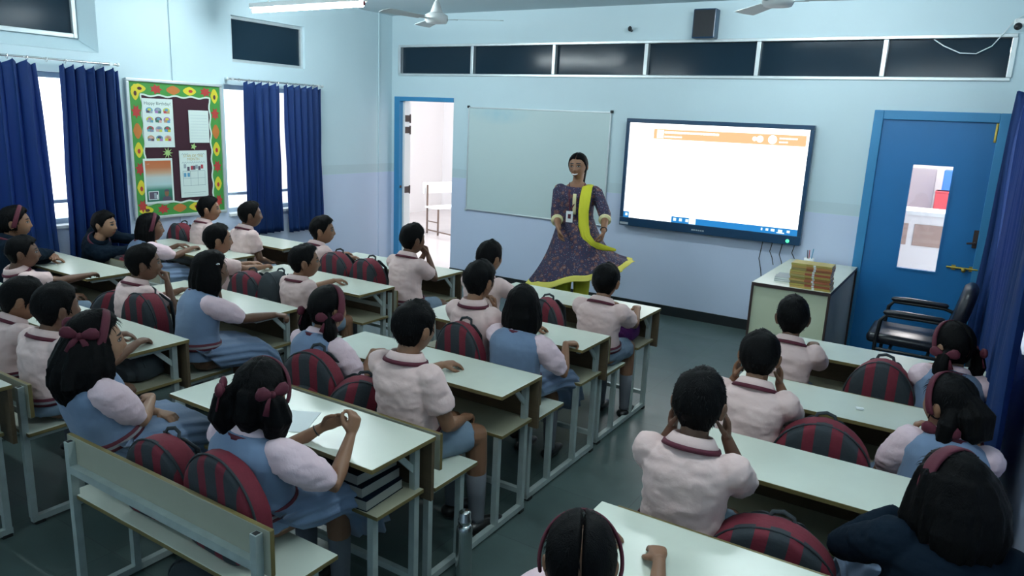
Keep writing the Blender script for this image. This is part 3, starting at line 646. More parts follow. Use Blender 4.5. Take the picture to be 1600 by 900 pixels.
# ================================================================== SCHOOL DESKS (desk and bench on one steel frame)
DESK_Z, SEAT, DL = .711, .452, 1.16
def slab(bm, a, b, bev=.0):
    """board: material 0 on the faces, 1 on the edges"""
    n0 = len(bm.faces); vs = box(bm, a, b, bev=bev); bm.normal_update()
    for f in set(f for v in vs for f in v.link_faces):
        d = V(b)-V(a); k = min(range(3), key=lambda i: d[i])
        f.material_index = 0 if abs(f.normal[k]) > .9 else 1
def make_desk():
    t = thing('school_desk', 'x', 'desk', group='school desks with attached benches'); h = DL/2
    bm = newbm(); slab(bm, (-h, -.358, DESK_Z-.019), (h, 0, DESK_Z), .003); mk('tabletop', bm, [M_laminate, M_edge], t)
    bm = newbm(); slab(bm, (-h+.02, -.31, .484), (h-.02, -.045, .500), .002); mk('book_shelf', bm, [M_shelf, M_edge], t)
    bm = newbm(); slab(bm, (-h+.005, -.020, .44), (h-.005, -.003, DESK_Z-.020)); mk('front_panel', bm, [M_panel, M_panel], t)
    bm = newbm(); slab(bm, (-h+.02, -.80, SEAT-.018), (h-.02, -.50, SEAT), .003); mk('seat', bm, [M_laminate, M_edge], t)
    bm = newbm(); slab(bm, (-h+.01, -.787, .525), (h-.01, -.769, .682), .003); mk('backrest', bm, [M_panelcream, M_edge], t)
    bm = newbm(); xr = h-.055; r = .014
    box(bm, (-xr+r, -.815, .545), (xr-r, -.788, .575)); mk('back_rail', bm, M_steel, t)
    for s in (-1, 1):
        x = s*xr
        for nm, y, z in (('leg', -.062, DESK_Z-.02), ('leg', -.295, .484), ('bench_leg', -.585, SEAT-.018)):
            bm = newbm(); box(bm, (x-r, y-r, .035), (x+r, y+r, z)); mk(nm, bm, M_steel, t)
        bm = newbm(); box(bm, (x-r, -.801-r, .035), (x+r, -.801+r, .668), bev=.001)
        box(bm, (x-r+.004, -.801-r+.004, .6682), (x+r-.004, -.801+r-.004, .6686), mi=1); mk('back_post', bm, [M_steel, M_rubber_hollow], t)  # thin dark square painted for the shaded hollow of the open post
        bm = newbm(); box(bm, (x-r, -.81, .012), (x+r, -.045, .040)); mk('bottom_rail', bm, M_steel, t)
        bm = newbm(); box(bm, (x-r*.8, -.30, DESK_Z-.044), (x+r*.8, -.05, DESK_Z-.020)); mk('top_rail', bm, M_steel, t)
        bm = newbm(); box(bm, (x-r*.8, -.79, SEAT-.040), (x+r*.8, -.55, SEAT-.019)); mk('seat_rail', bm, M_steel, t)
        bm = newbm(); R = Matrix.Translation((x, -.115, DESK_Z-.085)) @ Matrix.Rotation(math.radians(-45), 4, 'X'); box(bm, (-.005, -.080, -.012), (.005, .080, .012), R=R); mk('brace', bm, M_steel, t)
        for y in (-.07, -.78):
            bm = newbm(); box(bm, (x-.018, y-.02, 0), (x+.018, y+.02, .014)); mk('foot_pad', bm, M_rubber_hollow, t)
    bm = newbm(); box(bm, (-xr+r, -.075, .10), (xr-r, -.050, .125)); mk('cross_bar', bm, M_steel, t)
    return t
DESKS = {}
BY = [-2.497, -3.335, -4.179, -5.035]; BX = [4.615, 4.630, 4.662, 4.685]
AY = [-2.446, -3.226, -4.070, -4.880, -5.735]; AX = [2.922, 2.890, 2.856, 2.921, 2.935]
LY = [-2.440, -3.142, -4.135, -4.90]; LX = [1.215, 1.278, 1.211, 1.03]
CY_ = [-2.589, -3.455, -4.272, -5.100]; CX = [5.440, 5.430, 5.445, 5.420]
proto = make_desk(); first = True
ordn = ['front', 'second', 'third', 'fourth', 'rearmost']
colname = {'L': 'column beside the left wall', 'A': 'left centre column', 'B': 'centre column along the aisle', 'C': 'right column'}
for c, xs, ys in (('L', LX, LY), ('A', AX, AY), ('B', BX, BY), ('C', CX, CY_)):
    for i, (x, y) in enumerate(zip(xs, ys)):
        o = proto if first else copy_tree(proto); first = False
        xc = x+DL*.45 if c == 'C' else x-DL/2
        if c == 'C': o.scale.x = .90
        if c == 'L': xc = max(xc, DL/2+.03)
        o.location = (xc, y, 0); DESKS[c, i+1] = (xc, y)
        o['label'] = 'cream-topped school desk with bench, %s row of the %s' % (ordn[i], colname[c])
# ---- teacher's cabinet with books
a, c = on_z(1175, 440, .76), on_z(1338, 420, .76)
cx0, cx1, cy0, cy1 = 4.925, 5.498, -1.40, -.05
t = thing('teacher_cabinet', 'cream low cabinet with dark edge strips between screen and blue door', 'cabinet', ((cx0+cx1)/2, (cy0+cy1)/2, 0)); hx, hy = (cx1-cx0)/2, (cy1-cy0)/2
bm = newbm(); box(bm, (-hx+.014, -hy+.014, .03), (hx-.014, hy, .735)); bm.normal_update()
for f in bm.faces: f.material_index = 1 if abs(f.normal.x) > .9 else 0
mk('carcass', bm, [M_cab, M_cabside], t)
bm = newbm(); box(bm, (-hx+.03, -hy+.03, 0), (hx-.03, hy, .03)); mk('plinth', bm, M_cabedge, t)
bm = newbm(); box(bm, (-hx+.002, -hy+.002, .7605), (hx-.002, hy, .762), mi=0); box(bm, (-hx, -hy, .735), (hx, hy, .7605), mi=1); mk('worktop', bm, [M_laminate, M_cabedge], t)
for x, y in ((-hx+.007, -hy+.007), (hx-.007, -hy+.007), (hx-.007, hy-.007)):
    bm = newbm(); box(bm, (x-.008, y-.008, .03), (x+.008, y+.008, .735)); mk('edge_strip', bm, M_cabedge, t)
a = on_y(1234, 409, -1.36); hb = (a.z-.762)/11
bc = [(.46, .34, .08), (.52, .22, .07), (.42, .13, .06), (.50, .33, .10), (.40, .10, .05)]
words = ['topmost', 'second', 'third', 'fourth', 'fifth', 'sixth', 'seventh', 'eighth', 'ninth', 'tenth', 'lowest']
bx0, bx1 = 5.195, 5.482
for k in range(11):
    j = 10-k; z = .762+j*hb; jx = random.uniform(-.006, .006); jy = random.uniform(-.006, .006); th = hb*.96
    t = thing('textbook', 'orange and yellow textbook, %s in the stack on the cream cabinet' % words[k], 'book', ((bx0+bx1)/2+jx, -1.285+jy, z+.0004), group='textbooks stacked on the cabinet')
    w_, l_ = (bx1-bx0)/2, .085
    bm = newbm(); box(bm, (-w_+.003, -l_+.003, .0015), (w_-.003, l_-.003, th-.0015)); mk('pages', bm, M_paper, t)
    cm = mat('cover_%d' % (k % 5), bc[k % 5], .4); cm2 = mat('spine_%d' % (k % 3), [(.55, .46, .12), (.58, .40, .12), (.50, .42, .16)][k % 3], .4)
    bm = newbm(); box(bm, (-w_, -l_, 0), (w_, l_, .0014)); box(bm, (-w_, -l_, th-.0014), (w_, l_, th)); box(bm, (-w_, -l_-.001, 0), (w_, -l_+.0015, th)); mk('cover', bm, cm, t)
    bm = newbm(); box(bm, (-w_, -l_-.0018, .001), (-w_*.25, -l_-.0009, th-.001)); mk('spine_panel', bm, cm2, t)
    bm = newbm(); box(bm, (w_*.10, -l_-.0018, .001), (w_*.22, -l_-.0009, th-.001)); mk('spine_title', bm, M_paper, t)
for k in range(2):
    t = thing('notebook', ('grey notebook lying beside the textbook stack, upper one', 'grey notebook lying beside the textbook stack, under another')[k], 'book', (5.13-.012*k, -1.10, .7625+.016*(1-k)), .05+.1*k, group='grey notebooks on the cabinet')
    bm = newbm(); box(bm, (-.085, -.11, .001), (.062, .11, .014)); mk('pages', bm, M_paper, t)
    bm = newbm(); box(bm, (-.087, -.112, .0), (.064, .112, .001)); box(bm, (-.087, -.112, .014), (.064, .112, .0152)); mk('cover', bm, mat('grey_cover', (.20, .24, .25), .5), t)
c = on_z(1250, 402, .80); t = thing('pen_cup', 'white cup with blue and red marks behind the textbook stack', 'cup', (5.155, -.45, .762))
bm = newbm(); loft(bm, [(V((0, 0, z)), X3*r, Y3*r) for z, r in ((0, .034), (.02, .037), (.09, .042), (.09, .038), (.03, .034))], 20); mk('cup_body', bm, M_white, t, smooth=True)
bm = newbm(); loft(bm, [(V((0, 0, z)), X3*r, Y3*r) for z, r in ((.03, .0385), (.05, .0405), (.06, .0412))], 20, caps=False); mk('printed_band', bm, mat('ink_pinkblue', (.40, .20, .45), .5), t)
for x, y, hgt, cm in ((.012, .005, .17, CM[0]), (-.012, .010, .15, M_black), (.0, -.014, .16, CM[6])):
    bm = newbm(); tube(bm, [(x, y, .035), (x*2, y*2, hgt)], .004, 6); mk('pen', bm, cm, t)
# ---- black visitor chair, facing the cabinet
t = thing('visitor_chair', 'black padded office armchair standing in front of the blue door', 'chair', (6.02, -.93, 0))
bm = newbm(); vs = box(bm, (-.27, -.24, .38), (.25, .24, .46), bev=.03)
for v in bm.verts: v.co.z += .03*max(0, -v.co.x-.1) + .012*math.cos(v.co.y*6)
mk('seat', bm, M_chair, t, smooth=True)
bm = newbm(); R = Matrix.Translation((.27, 0, .46)) @ Matrix.Rotation(.20, 4, 'Y')
loft(bm, [(R @ V((-.045+.09*k/4, 0, .21)), R.to_3x3() @ Y3*(.245*s), R.to_3x3() @ Z3*(.23*s)) for k, s in enumerate((.86, .97, 1, .97, .86))], 28, p=3.2)
mk('backrest', bm, M_chair, t, smooth=True)
for s in (-1, 1):
    y = s*.275
    bm = newbm(); tube(bm, [(-.19, y, 0), (-.20, y, .40), (-.185, y, .58), (-.15, y, .625), (.20, y, .625), (.27, y, .60)], .014, 8); tube(bm, [(.24, y, 0), (.22, y, .42), (.27, y, .62)], .014, 8); tube(bm, [(-.2, y, .36), (.225, y, .36)], .012, 8); mk('side_frame', bm, M_black, t, smooth=True)
    bm = newbm(); tube(bm, [(-.15, y, .645), (-.05, y, .652), (.20, y, .648)], .026, 10, flat=.75); mk('armrest', bm, M_chair, t, smooth=True)
bm = newbm(); tube(bm, [(-.1, -.275, .36), (-.1, .275, .36)], .012, 8); tube(bm, [(.15, -.275, .36), (.15, .275, .36)], .012, 8); mk('cross_bar', bm, M_black, t)
# ---- steel bottle on the aisle floor
t = thing('steel_bottle', 'shiny stainless steel flask standing on the aisle floor beside a bench', 'bottle', (4.690, -4.835, 0))
bm = newbm(); loft(bm, [(V((0, 0, z)), X3*r, Y3*r) for z, r in ((0, .030), (.004, .034), (.02, .0345), (.205, .0345), (.225, .033), (.243, .024))], 28); mk('flask_body', bm, M_chrome, t, smooth=True)
bm = newbm(); loft(bm, [(V((0, 0, z)), X3*r, Y3*r) for z, r in ((.243, .0245), (.250, .0285), (.262, .0285), (.266, .025), (.295, .025), (.302, .019))], 28); mk('cap', bm, M_chrome, t, smooth=True)
# ---- little things on and in desks
def on_desk(c, i): return DESKS[c, i]
o = thing('paper_sheet', 'thin white paper lying under the arms of the ribboned girl on the fourth desk', 'paper', (4.16, -5.27, DESK_Z+.001), .5); bm = newbm(); box(bm, (-.075, -.10, 0), (.075, .10, .0012)); mk('sheet', bm, M_paper, o)
o = thing('eraser', 'tiny white eraser on the bare second desktop of the right column', 'eraser', tuple(on_z(1343, 640, DESK_Z+.001)), .3); bm = newbm(); box(bm, (-.017, -.010, 0), (.017, .010, .010), bev=.003); mk('rubber_block', bm, M_paper, o)
for k in range(3):
    o = thing('exercise_book', 'dark exercise book on the shelf under the nearest centre desk, %s of three' % ('top', 'middle', 'bottom')[k], 'book', (4.42+.02*k, -5.225-.008*k, .501+.0425*(2-k)), .04*k-.02, group='dark exercise books under the nearest desk')
    bm = newbm(); box(bm, (-.14, -.105, .002), (.14, .105, .040)); mk('pages', bm, mat('dim_pages', (.30, .30, .27), .8), o); bm = newbm(); box(bm, (-.143, -.108, 0), (.143, .108, .002)); box(bm, (-.143, -.108, .040), (.143, .108, .042)); mk('cover', bm, M_navy, o)
xc, yc = DESKS['A', 2]; o = thing('loose_paper', 'crumpled white paper propped low between the legs of a left centre desk', 'paper', (2.80, -3.53, .30), .4)
bm = newbm(); R = Matrix.Rotation(.7, 4, 'X'); g = bmesh.ops.create_grid(bm, x_segments=6, y_segments=6, size=.075)
for v in g['verts']: v.co.z = .012*noise.noise(v.co*30); v.co = R @ v.co
oo = mk('sheet', bm, M_paper, o, fix=False); oo.modifiers.new('t', 'SOLIDIFY').thickness = .001
# ---- benches in the next room, seen through the open doorway
M_brown = mat('brown_metal', (.16, .11, .09), .5)
def far_bench(label, x, y, rz):
    t = thing('metal_bench', label, 'bench', (x, y, 0), rz, 'benches in the next room')
    bm = newbm(); box(bm, (-.55, -.16, .43), (.55, .16, .455)); mk('seat', bm, M_white, t)
    bm = newbm(); box(bm, (-.55, .17, .66), (.55, .19, .84), R=Matrix.Rotation(-.04, 4, 'X')); mk('backrest', bm, M_white, t)
    for sx in (-1, 1):
        for y_, z in ((-.14, .43), (.16, .80)):
            bm = newbm(); box(bm, (sx*.50-.011, y_-.011, 0), (sx*.50+.011, y_+.011, z)); mk('leg', bm, M_brown, t)
        bm = newbm(); box(bm, (sx*.50-.010, -.55, .05), (sx*.50+.010, .16, .07)); box(bm, (sx*.5-.01, -.14, .20), (sx*.5+.01, .16, .215)); mk('rail', bm, M_brown, t)
        bm = newbm(); ellipsoid(bm, (sx*.5, -.54, .03), (.03, .03, .03)); mk('foot', bm, M_rubber_hollow, t)
    return t
far_bench('white bench with brown legs seen whole through the open doorway', -1.06, 2.85, math.radians(75))
far_bench('white bench with brown legs cut off by the right edge of the open doorway', -.30, 2.65, math.radians(78))
# things behind the vision pane
def far_box(name, label, cat, u0, v0, u1, v1, y, depth, m, z0=None):
    a, c = on_y(u0, v0, y), on_y(u1, v1, y); zb = c.z if z0 is None else z0
    o = thing(name, label, cat, ((a.x+c.x)/2, y+depth/2, zb)); bm = newbm(); w_ = (c.x-a.x)/2
    box(bm, (-w_, -depth/2, 0), (w_, depth/2, a.z-zb), bev=.01); mk('body', bm, m, o); return o, w_, a.z-zb
o, w_, h_ = far_box('standing_screen', 'mauve grey panel with brown foot seen behind the door pane', 'panel', 1424, 262, 1457, 310, 4.9, .06, mat('mauve_panel', (.42, .38, .42), .6), 0)
bm = newbm(); box(bm, (-w_, -.045, 0), (w_, -.031, .26)); mk('brown_foot', bm, M_brown, o)
o, w_, h_ = far_box('blue_locker', 'bright blue locker seen at the right of the door pane', 'locker', 1476, 266, 1500, 300, 4.4, .3, mat('bright_blue', (.05, .20, .70), .5), 0)
bm = newbm(); box(bm, (-w_*.8, -.158, .15), (w_*.8, -.151, h_-.1)); mk('locker_door', bm, mat('bright_blue', (.05, .20, .70), .5), o)
o, w_, h_ = far_box('red_bin', 'red bin in front of the blue locker behind the door pane', 'bin', 1462, 298, 1484, 327, 3.9, .25, mat('coral_red', (.50, .06, .08), .5), 0)
bm = newbm(); box(bm, (-w_*1.04, -.13, h_-.03), (w_*1.04, .13, h_), bev=.006); mk('rim', bm, mat('coral_red', (.50, .06, .08), .5), o)
o = thing('low_counter', 'low pale counter with pinkish doors behind the door pane', 'counter', (5.75, 2.2, 0)); ct, ca, cb = on_y(1450, 332, 1.92).z, on_y(1450, 352, 1.94).z, on_y(1450, 386, 1.94).z
bm = newbm(); box(bm, (-.9, -.25, 0), (.9, .25, ct-.04)); mk('body', bm, M_next, o)
bm = newbm(); box(bm, (-.93, -.28, ct-.04), (.93, .28, ct)); mk('worktop', bm, M_white, o)
for k in range(4):
    bm = newbm(); box(bm, (-.86+.44*k, -.262, cb), (-.86+.44*k+.38, -.25, ca), bev=.004); mk('door', bm, mat('pinkish_door', (.42, .30, .26), .6), o)
# ================================================================== SCHOOL BAGS
def bag_mat():
    m = mat('bag_panel', (.02, .03, .035), .8, bump_s=90, bump_a=.12); nt, b = nodes(m)
    tc = nt.nodes.new('ShaderNodeTexCoord'); s = nt.nodes.new('ShaderNodeSeparateXYZ'); nt.links.new(tc.outputs['Object'], s.inputs[0])
    ax = math_n(nt, 'ABSOLUTE', s.outputs[0]); n = nt.nodes.new('ShaderNodeTexNoise'); n.inputs['Scale'].default_value = 22
    f = math_n(nt, 'MULTIPLY', math_n(nt, 'GREATER_THAN', ax, .030), math_n(nt, 'LESS_THAN', ax, .072))
    f2 = math_n(nt, 'GREATER_THAN', ax, .132)
    f = math_n(nt, 'MAXIMUM', f, f2)
    back = math_n(nt, 'GREATER_THAN', s.outputs[1], .035)
    side = math_n(nt, 'GREATER_THAN', s.outputs[1], -.038)
    f = math_n(nt, 'MAXIMUM', f, side); f = math_n(nt, 'MULTIPLY', f, math_n(nt, 'SUBTRACT', 1, back))
    rd = mix_n(nt, n.outputs[0], (.120, .007, .018), (.175, .010, .026)); gr = mix_n(nt, n.outputs[0], (.016, .024, .030), (.026, .034, .042))
    nt.links.new(mix_n(nt, f, gr, rd), b.inputs['Base Color']); return m
M_bag = bag_mat()
def arch(w, h, r, n=28):
    """outline of a backpack front: rounded foot, domed top"""
    pts = []
    for i in range(n):
        t = 2*math.pi*i/n; c, s = math.cos(t), math.sin(t)
        e = 2.0 if s > 0 else 5
        pts.append((w*math.copysign(abs(c)**(2/e), c), h*math.copysign(abs(s)**(2/(e if s < 0 else 1.75)), s)))
    return pts
def bag(label, u, v, y, rz=0, tilt=0, w=.150, dark=False, h=None, loc=None, squash=1, name='school_bag', m=None, roll=0):
    top = on_y(u, v, y) if loc is None else V(loc); zb = SEAT+.001 if loc is None else loc[2]
    H = (top.z-zb) if h is None else h
    H = max(.18, H)
    t = thing(name, label, 'bag', (top.x, y if loc is None else loc[1], zb), rz, 'school bags on the benches'); t.rotation_euler = (tilt, roll, rz)
    body, trim = (m or (M_grey if dark else M_bag)), M_grey
    bm = newbm(); half = H/2
    prof = [(-.088, .80), (-.080, .92), (-.060, .985), (-.02, 1), (.03, 1), (.062, .97), (.072, .86)]
    rng = random.Random(label); sd = rng.random()*9
    rings = []
    for yy, s in prof:
        rings.append([bm.verts.new(V((px*s*(1+.05*noise.noise(V((px*9, pz*6, sd)))), yy*squash*(1+.25*(-pz/half)*.35)-.012*(pz/half), half+pz*s+.006*noise.noise(V((px*12, sd, yy*10)))))) for px, pz in arch(w, half, .04)])
    n = len(rings[0])
    for a, c in zip(rings, rings[1:]):
        for i in range(n): bm.faces.new((a[i], a[(i+1) % n], c[(i+1) % n], c[i]))
    bm.faces.new(rings[0][::-1]); bm.faces.new(rings[-1])
    for vv in bm.verts: vv.co.z = max(vv.co.z, 0)
    o = mk('bag_body', bm, body, t, None, True); bevel_mod(o, .008, 2)
    bm = newbm(); rings = []
    for yy, s in ((-.125, .74), (-.118, .88), (-.10, .97), (-.08, 1)):
        rings.append([bm.verts.new(V((px*s*.80, yy*squash, H*.30+pz*s*.54))) for px, pz in arch(w, half, .04)])
    for a, c in zip(rings, rings[1:]):
        for i in range(n): bm.faces.new((a[i], a[(i+1) % n], c[(i+1) % n], c[i]))
    bm.faces.new(rings[0][::-1]); bm.faces.new(rings[-1])
    for vv in bm.verts: vv.co.z = max(vv.co.z, .004)
    o = mk('front_pocket', bm, body, t, None, True); bevel_mod(o, .006, 2)
    bm = newbm(); ar = [p for p in arch(w, half, .04, 40) if p[1] > -half*.35]
    ar = sorted(ar, key=lambda p: math.atan2(p[1]+half*.3, p[0]))
    tube(bm, [(px*1.0, -.052*squash-.012*(pz/half), half+pz*1.0) for px, pz in ar], .0042, 6); mk('zip_piping', bm, trim, t, None, True)
    bm = newbm(); tube(bm, [(-.040, .03, H-.016), (-.032, .040, H+.006), (0, .046, H+.014), (.032, .040, H+.006), (.040, .03, H-.016)], .0075, 8, flat=.6); mk('carry_handle', bm, trim, t, None, True)
    for s in (-1, 1):
        bm = newbm(); tube(bm, [(s*.05, .066*squash, H*.92), (s*.075, .105*squash, H*.80), (s*.085, .115*squash, H*.45), (s*.095, .090*squash, H*.15), (s*.10, .065*squash, .03)], .020, 8, flat=.35, up=X3); mk('shoulder_strap', bm, trim, t, None, True)
    return t
def y_of(c, i, d): return DESKS[c, i][1]+d
bag('maroon and charcoal bag by the left wall, its small handle loop standing up', 283, 348, y_of('L', 1, -.60), .1, w=.13)
bag('red edge of a bag between the two boys below the notice board', 368, 372, y_of('L', 1, -.62), .1, w=.12)
bag('maroon bag tucked beside the boy in the navy jacket', 196, 398, y_of('L', 2, -.66), .2, w=.13)
bag('maroon and charcoal bag on the front bench, touching the boy with the maroon lanyard', 526, 393, y_of('A', 1, -.635), .1)
bag('maroon striped bag on the front bench, midway between the two boys facing the door', 576, 403, y_of('A', 1, -.635), -.05)
bag('maroon striped bag standing left of the glossy black bag', 389, 423, y_of('A', 2, -.635), .1)
bag('glossy black rounded bag between a striped bag and the boy on the second bench', 432, 424, y_of('A', 2, -.62), -.1, w=.12, dark=True)
bag('upright maroon and charcoal bag with a black loop, right behind the boy holding his mouth', 228, 455, y_of('A', 3, -.635), .1, w=.14)
bag('slumped maroon bag with a grey strap beside the upright looped bag', 166, 447, y_of('A', 3, -.66), .5, roll=.35, w=.15)
bag('maroon bag half hidden between boy and girl facing the long dress', 853, 465, y_of('B', 1, -.62), 0, w=.12)
bag('maroon striped bag behind the boy leaning on one hand in the second aisle row', 722, 502, y_of('B', 2, -.69), -.05, w=.155, squash=.6)
bag('big maroon and charcoal striped bag behind the girl with the ponytail', 490, 546, y_of('B', 3, -.635), .15, w=.165, squash=.75)
bag('slumped maroon bag with a grey rim next to the big striped bag', 548, 588, y_of('B', 3, -.635), .7, w=.14, roll=.25)
bag('maroon striped bag on the nearest bench, beside the girl with loose curls', 256, 681, y_of('B', 4, -.665), .05, w=.165, squash=.75)
bag('largest maroon and charcoal striped bag, on the nearest bench behind the ribboned girl', 352, 706, y_of('B', 4, -.695), -.05, w=.195, squash=.6)
bag('maroon striped bag in front row of right column beside girl with headband', 1383, 562, y_of('C', 1, -.635), 0, w=.16)
bag('wide maroon and charcoal bag on the second bench of the right column', 1290, 656, y_of('C', 2, -.635), .1, w=.185)
bag('maroon and charcoal bag leaning beside the girl in the dark jacket', 1205, 812, y_of('C', 3, -.635), .15, w=.19, roll=.12)
bag('dark bag lying on the floor under the nearest bench', 0, 0, -5.62, .3, dark=True, h=.24, loc=(4.02, -5.56, .002), w=.17)
t = bag('black satchel lying on the shelf of a left centre desk beside a yellow pencil', 0, 0, 0, .15, dark=True, h=.155, loc=(2.66, -5.055, .501), w=.17, name='black_satchel')
t = bag('purple cloth pouch on the shelf of the front centre desk', 0, 0, 0, .1, h=.10, loc=(4.40, -2.665, .501), w=.12, name='purple_pouch', m=mat('purple_cloth', (.12, .02, .16), .8))
o = thing('yellow_pencil', 'yellow pencil on the shelf next to the black satchel', 'pencil', (2.47, -5.17, .505), .5)
bm = newbm(); tube(bm, [(-.06, 0, 0), (.055, 0, 0)], .004, 6, False); mk('shaft', bm, M_yellow, o); bm = newbm(); loft(bm, [(V((.055, 0, 0)), Y3*.004, Z3*.004), (V((.07, 0, 0)), Y3*.0006, Z3*.0006)], 6); mk('tip', bm, M_panel, o)
# ================================================================== PEOPLE
RADII = np.array([.0735, .091, .104])
def head_pts(d, feat=True):
    """surface of a head (x right, y front, z up, centre mid-head, about .208 high) along unit directions d"""
    x, y, z = (d*RADII).T.copy()
    low = np.clip(-d[:, 2], 0, 1)
    x *= 1-.34*low**1.2; x *= 1+.05*np.clip(d[:, 2], 0, 1)
    bk = (d[:, 1] < 0)
    y = np.where(bk, y*(1-.45*low**.9)*(1.03), y)
    y = np.where(~bk, y*(1-.03*np.clip(d[:, 2], 0, 1)+.05*low), y)
    if feat:
        fr = sstep(.0, .35, d[:, 1]); ax = np.abs(x)
        G = lambda cx, cz, sx, sz, xx=x: np.exp(-(((xx-cx)/sx)**2+((z-cz)/sz)**2))
        y = y+fr*(.0135*G(0, -.025, .0095, .011)+.007*G(0, -.008, .0085, .018)+.006*G(.011, -.028, .007, .008, ax)
                  + .0085*G(0, -.052, .020, .0060)+.0078*G(0, -.066, .017, .0060)-.004*G(0, -.0585, .02, .002)+.009*G(0, -.089, .018, .013)
                  - .0085*G(.030, .006, .014, .010, ax)+.003*G(.030, .007, .009, .006, ax)+.003*G(.028, .028, .022, .008, ax)+.004*G(.040, -.028, .018, .018, ax))
    return np.stack([x, y, z], 1)
def sphere_dirs(nu, nv):
    D = [(0, 0, 1)]
    for j in range(1, nv):
        t = math.pi*j/nv
        for i in range(nu):
            a = 2*math.pi*i/nu; D.append((math.sin(t)*math.sin(a), math.sin(t)*math.cos(a), math.cos(t)))
    D.append((0, 0, -1)); F = []
    for i in range(nu): F.append((0, 1+(i+1) % nu, 1+i))
    for j in range(nv-2):
        a = 1+j*nu; b = a+nu
        for i in range(nu): F.append((a+i, a+(i+1) % nu, b+(i+1) % nu, b+i))
    l = len(D)-1; a = 1+(nv-2)*nu
    for i in range(nu): F.append((l, a+i, a+(i+1) % nu))
    return np.array(D), F
HD, HF = sphere_dirs(52, 40); HH, HHF = sphere_dirs(72, 52)
def add_pts(bm, P, F, mi=0):
    vs = [bm.verts.new(p) for p in P]
    for f in F:
        q = bm.faces.new([vs[i] for i in f]); q.material_index = mi
    return vs
def head_matrix(az, pitch=0, roll=0):
    return (Matrix.Rotation(-az, 3, 'Z') @ Matrix.Rotation(pitch, 3, 'X') @ Matrix.Rotation(roll, 3, 'Y'))
def ik(S, Wt, a, b, pole):
    d = Wt-S; L = min(d.length, (a+b)*.992); L = max(L, abs(a-b)*1.05+.02); u = d.normalized()
    x = (a*a-b*b+L*L)/(2*L); h = math.sqrt(max(a*a-x*x, 0)); p = pole-u*pole.dot(u); p = p.normalized()
    return S+u*x+p*h, S+u*L
def hand(bm, Wr, d, n, sgn, k=1.0, curl=.5, spread=.10, thumb=.55, pinch=False):
    """wrist, finger direction, palm normal, +1 right / -1 left"""
    d = d.normalized(); n = (n-d*n.dot(d)).normalized(); t = d.cross(n)*sgn
    pl = .062*k
    loft(bm, [(Wr-d*.012*k, t*.0165*k, n*.0135*k), (Wr+d*.012*k, t*.0200*k, n*.0135*k), (Wr+d*.035*k, t*.0270*k, n*.0130*k), (Wr+d*pl, t*.0275*k, n*.0105*k), (Wr+d*(pl+.006*k), t*.024*k, n*.007*k)], 14, p=2.6)
    Ls = (.050, .056, .052, .041); cl = curl if isinstance(curl, (list, tuple)) else (curl*.9, curl, curl*1.05, curl*1.1)
    for i in range(4):
        off = (.0200-.0133*i)*k
        P = Wr+d*(pl-.004*k-(.004*k if i in (0, 3) else 0))+t*off
        ang = spread*(1.5-i)/1.5; dd = (d*math.cos(ang)+t*math.sin(ang)).normalized()
        pts = [P-dd*.012*k, P]; c = 0
        for s, fr in enumerate((.45, .32, .25)):
            c += cl[i]*(.8, 1.0, .7)[s]
            v = dd*math.cos(c)+n*math.sin(c); P = P+v*Ls[i]*k*fr; pts.append(P)
        tube(bm, pts, [r*k for r in (.0080, .0080, .0074, .0068, .0058)], 8)
    P = Wr+d*.018*k+t*.018*k+n*.004*k
    v1 = (d*.62+t*.70+n*(.25+.3*thumb)).normalized(); v2 = (d*.85+t*(.25-.3*thumb)+n*(.3+.4*thumb)).normalized(); v3 = (d*.9-t*(.05+.3*thumb)+n*(.3+.3*thumb)).normalized()
    tube(bm, [P-v1*.006*k, P+v1*.024*k, P+v1*.024*k+v2*.023*k, P+v1*.024*k+v2*.023*k+v3*.018*k], [r*k for r in (.0105, .0095, .0085, .0068)], 8)
def hairline(az):
    return np.interp(az, np.radians([0, 25, 45, 60, 72, 80, 88, 100, 115, 140, 180]), [.066, .063, .055, .034, .006, -.022, .004, .004, -.040, -.082, -.090])
def hair_cap(P3, k, th=.016, seed=0, tuft=1.0, girl=False, part=False):
    """closed cap of hair over the head, dipping below the skin outside the hairline; returns local points"""
    d = HH; p = head_pts(d, False); az = np.arctan2(np.abs(d[:, 0]), d[:, 1])
    nz = np.array([noise.noise(V((q[0]*45+seed, q[1]*45, q[2]*9))) for q in p]); n2 = np.array([noise.noise(V((q[0]*14+seed*3, q[1]*14, q[2]*14))) for q in p])
    hl = hairline(az)
    if girl: hl = np.where(az > 1.35, np.minimum(hl, -.05), hl)
    m = sstep(-.005, .010, p[:, 2]-hl+nz*.007)
    top = sstep(-.02, .09, p[:, 2]); t = (.007+(th-.007)*top)*(1+.35*n2*tuft)+nz*.0035*tuft
    fr = np.exp(-((az/.8)**2))*sstep(.03, .07, p[:, 2])*(.006*tuft)
    off = -.009+m*(.009+t+fr)
    if part: off = off-np.exp(-(p[:, 0]/.0030)**2)*.024*m*(p[:, 2] > -.02)
    nn = p/RADII**2; nn /= np.linalg.norm(nn, axis=1)[:, None]
    return p+nn*off[:, None]
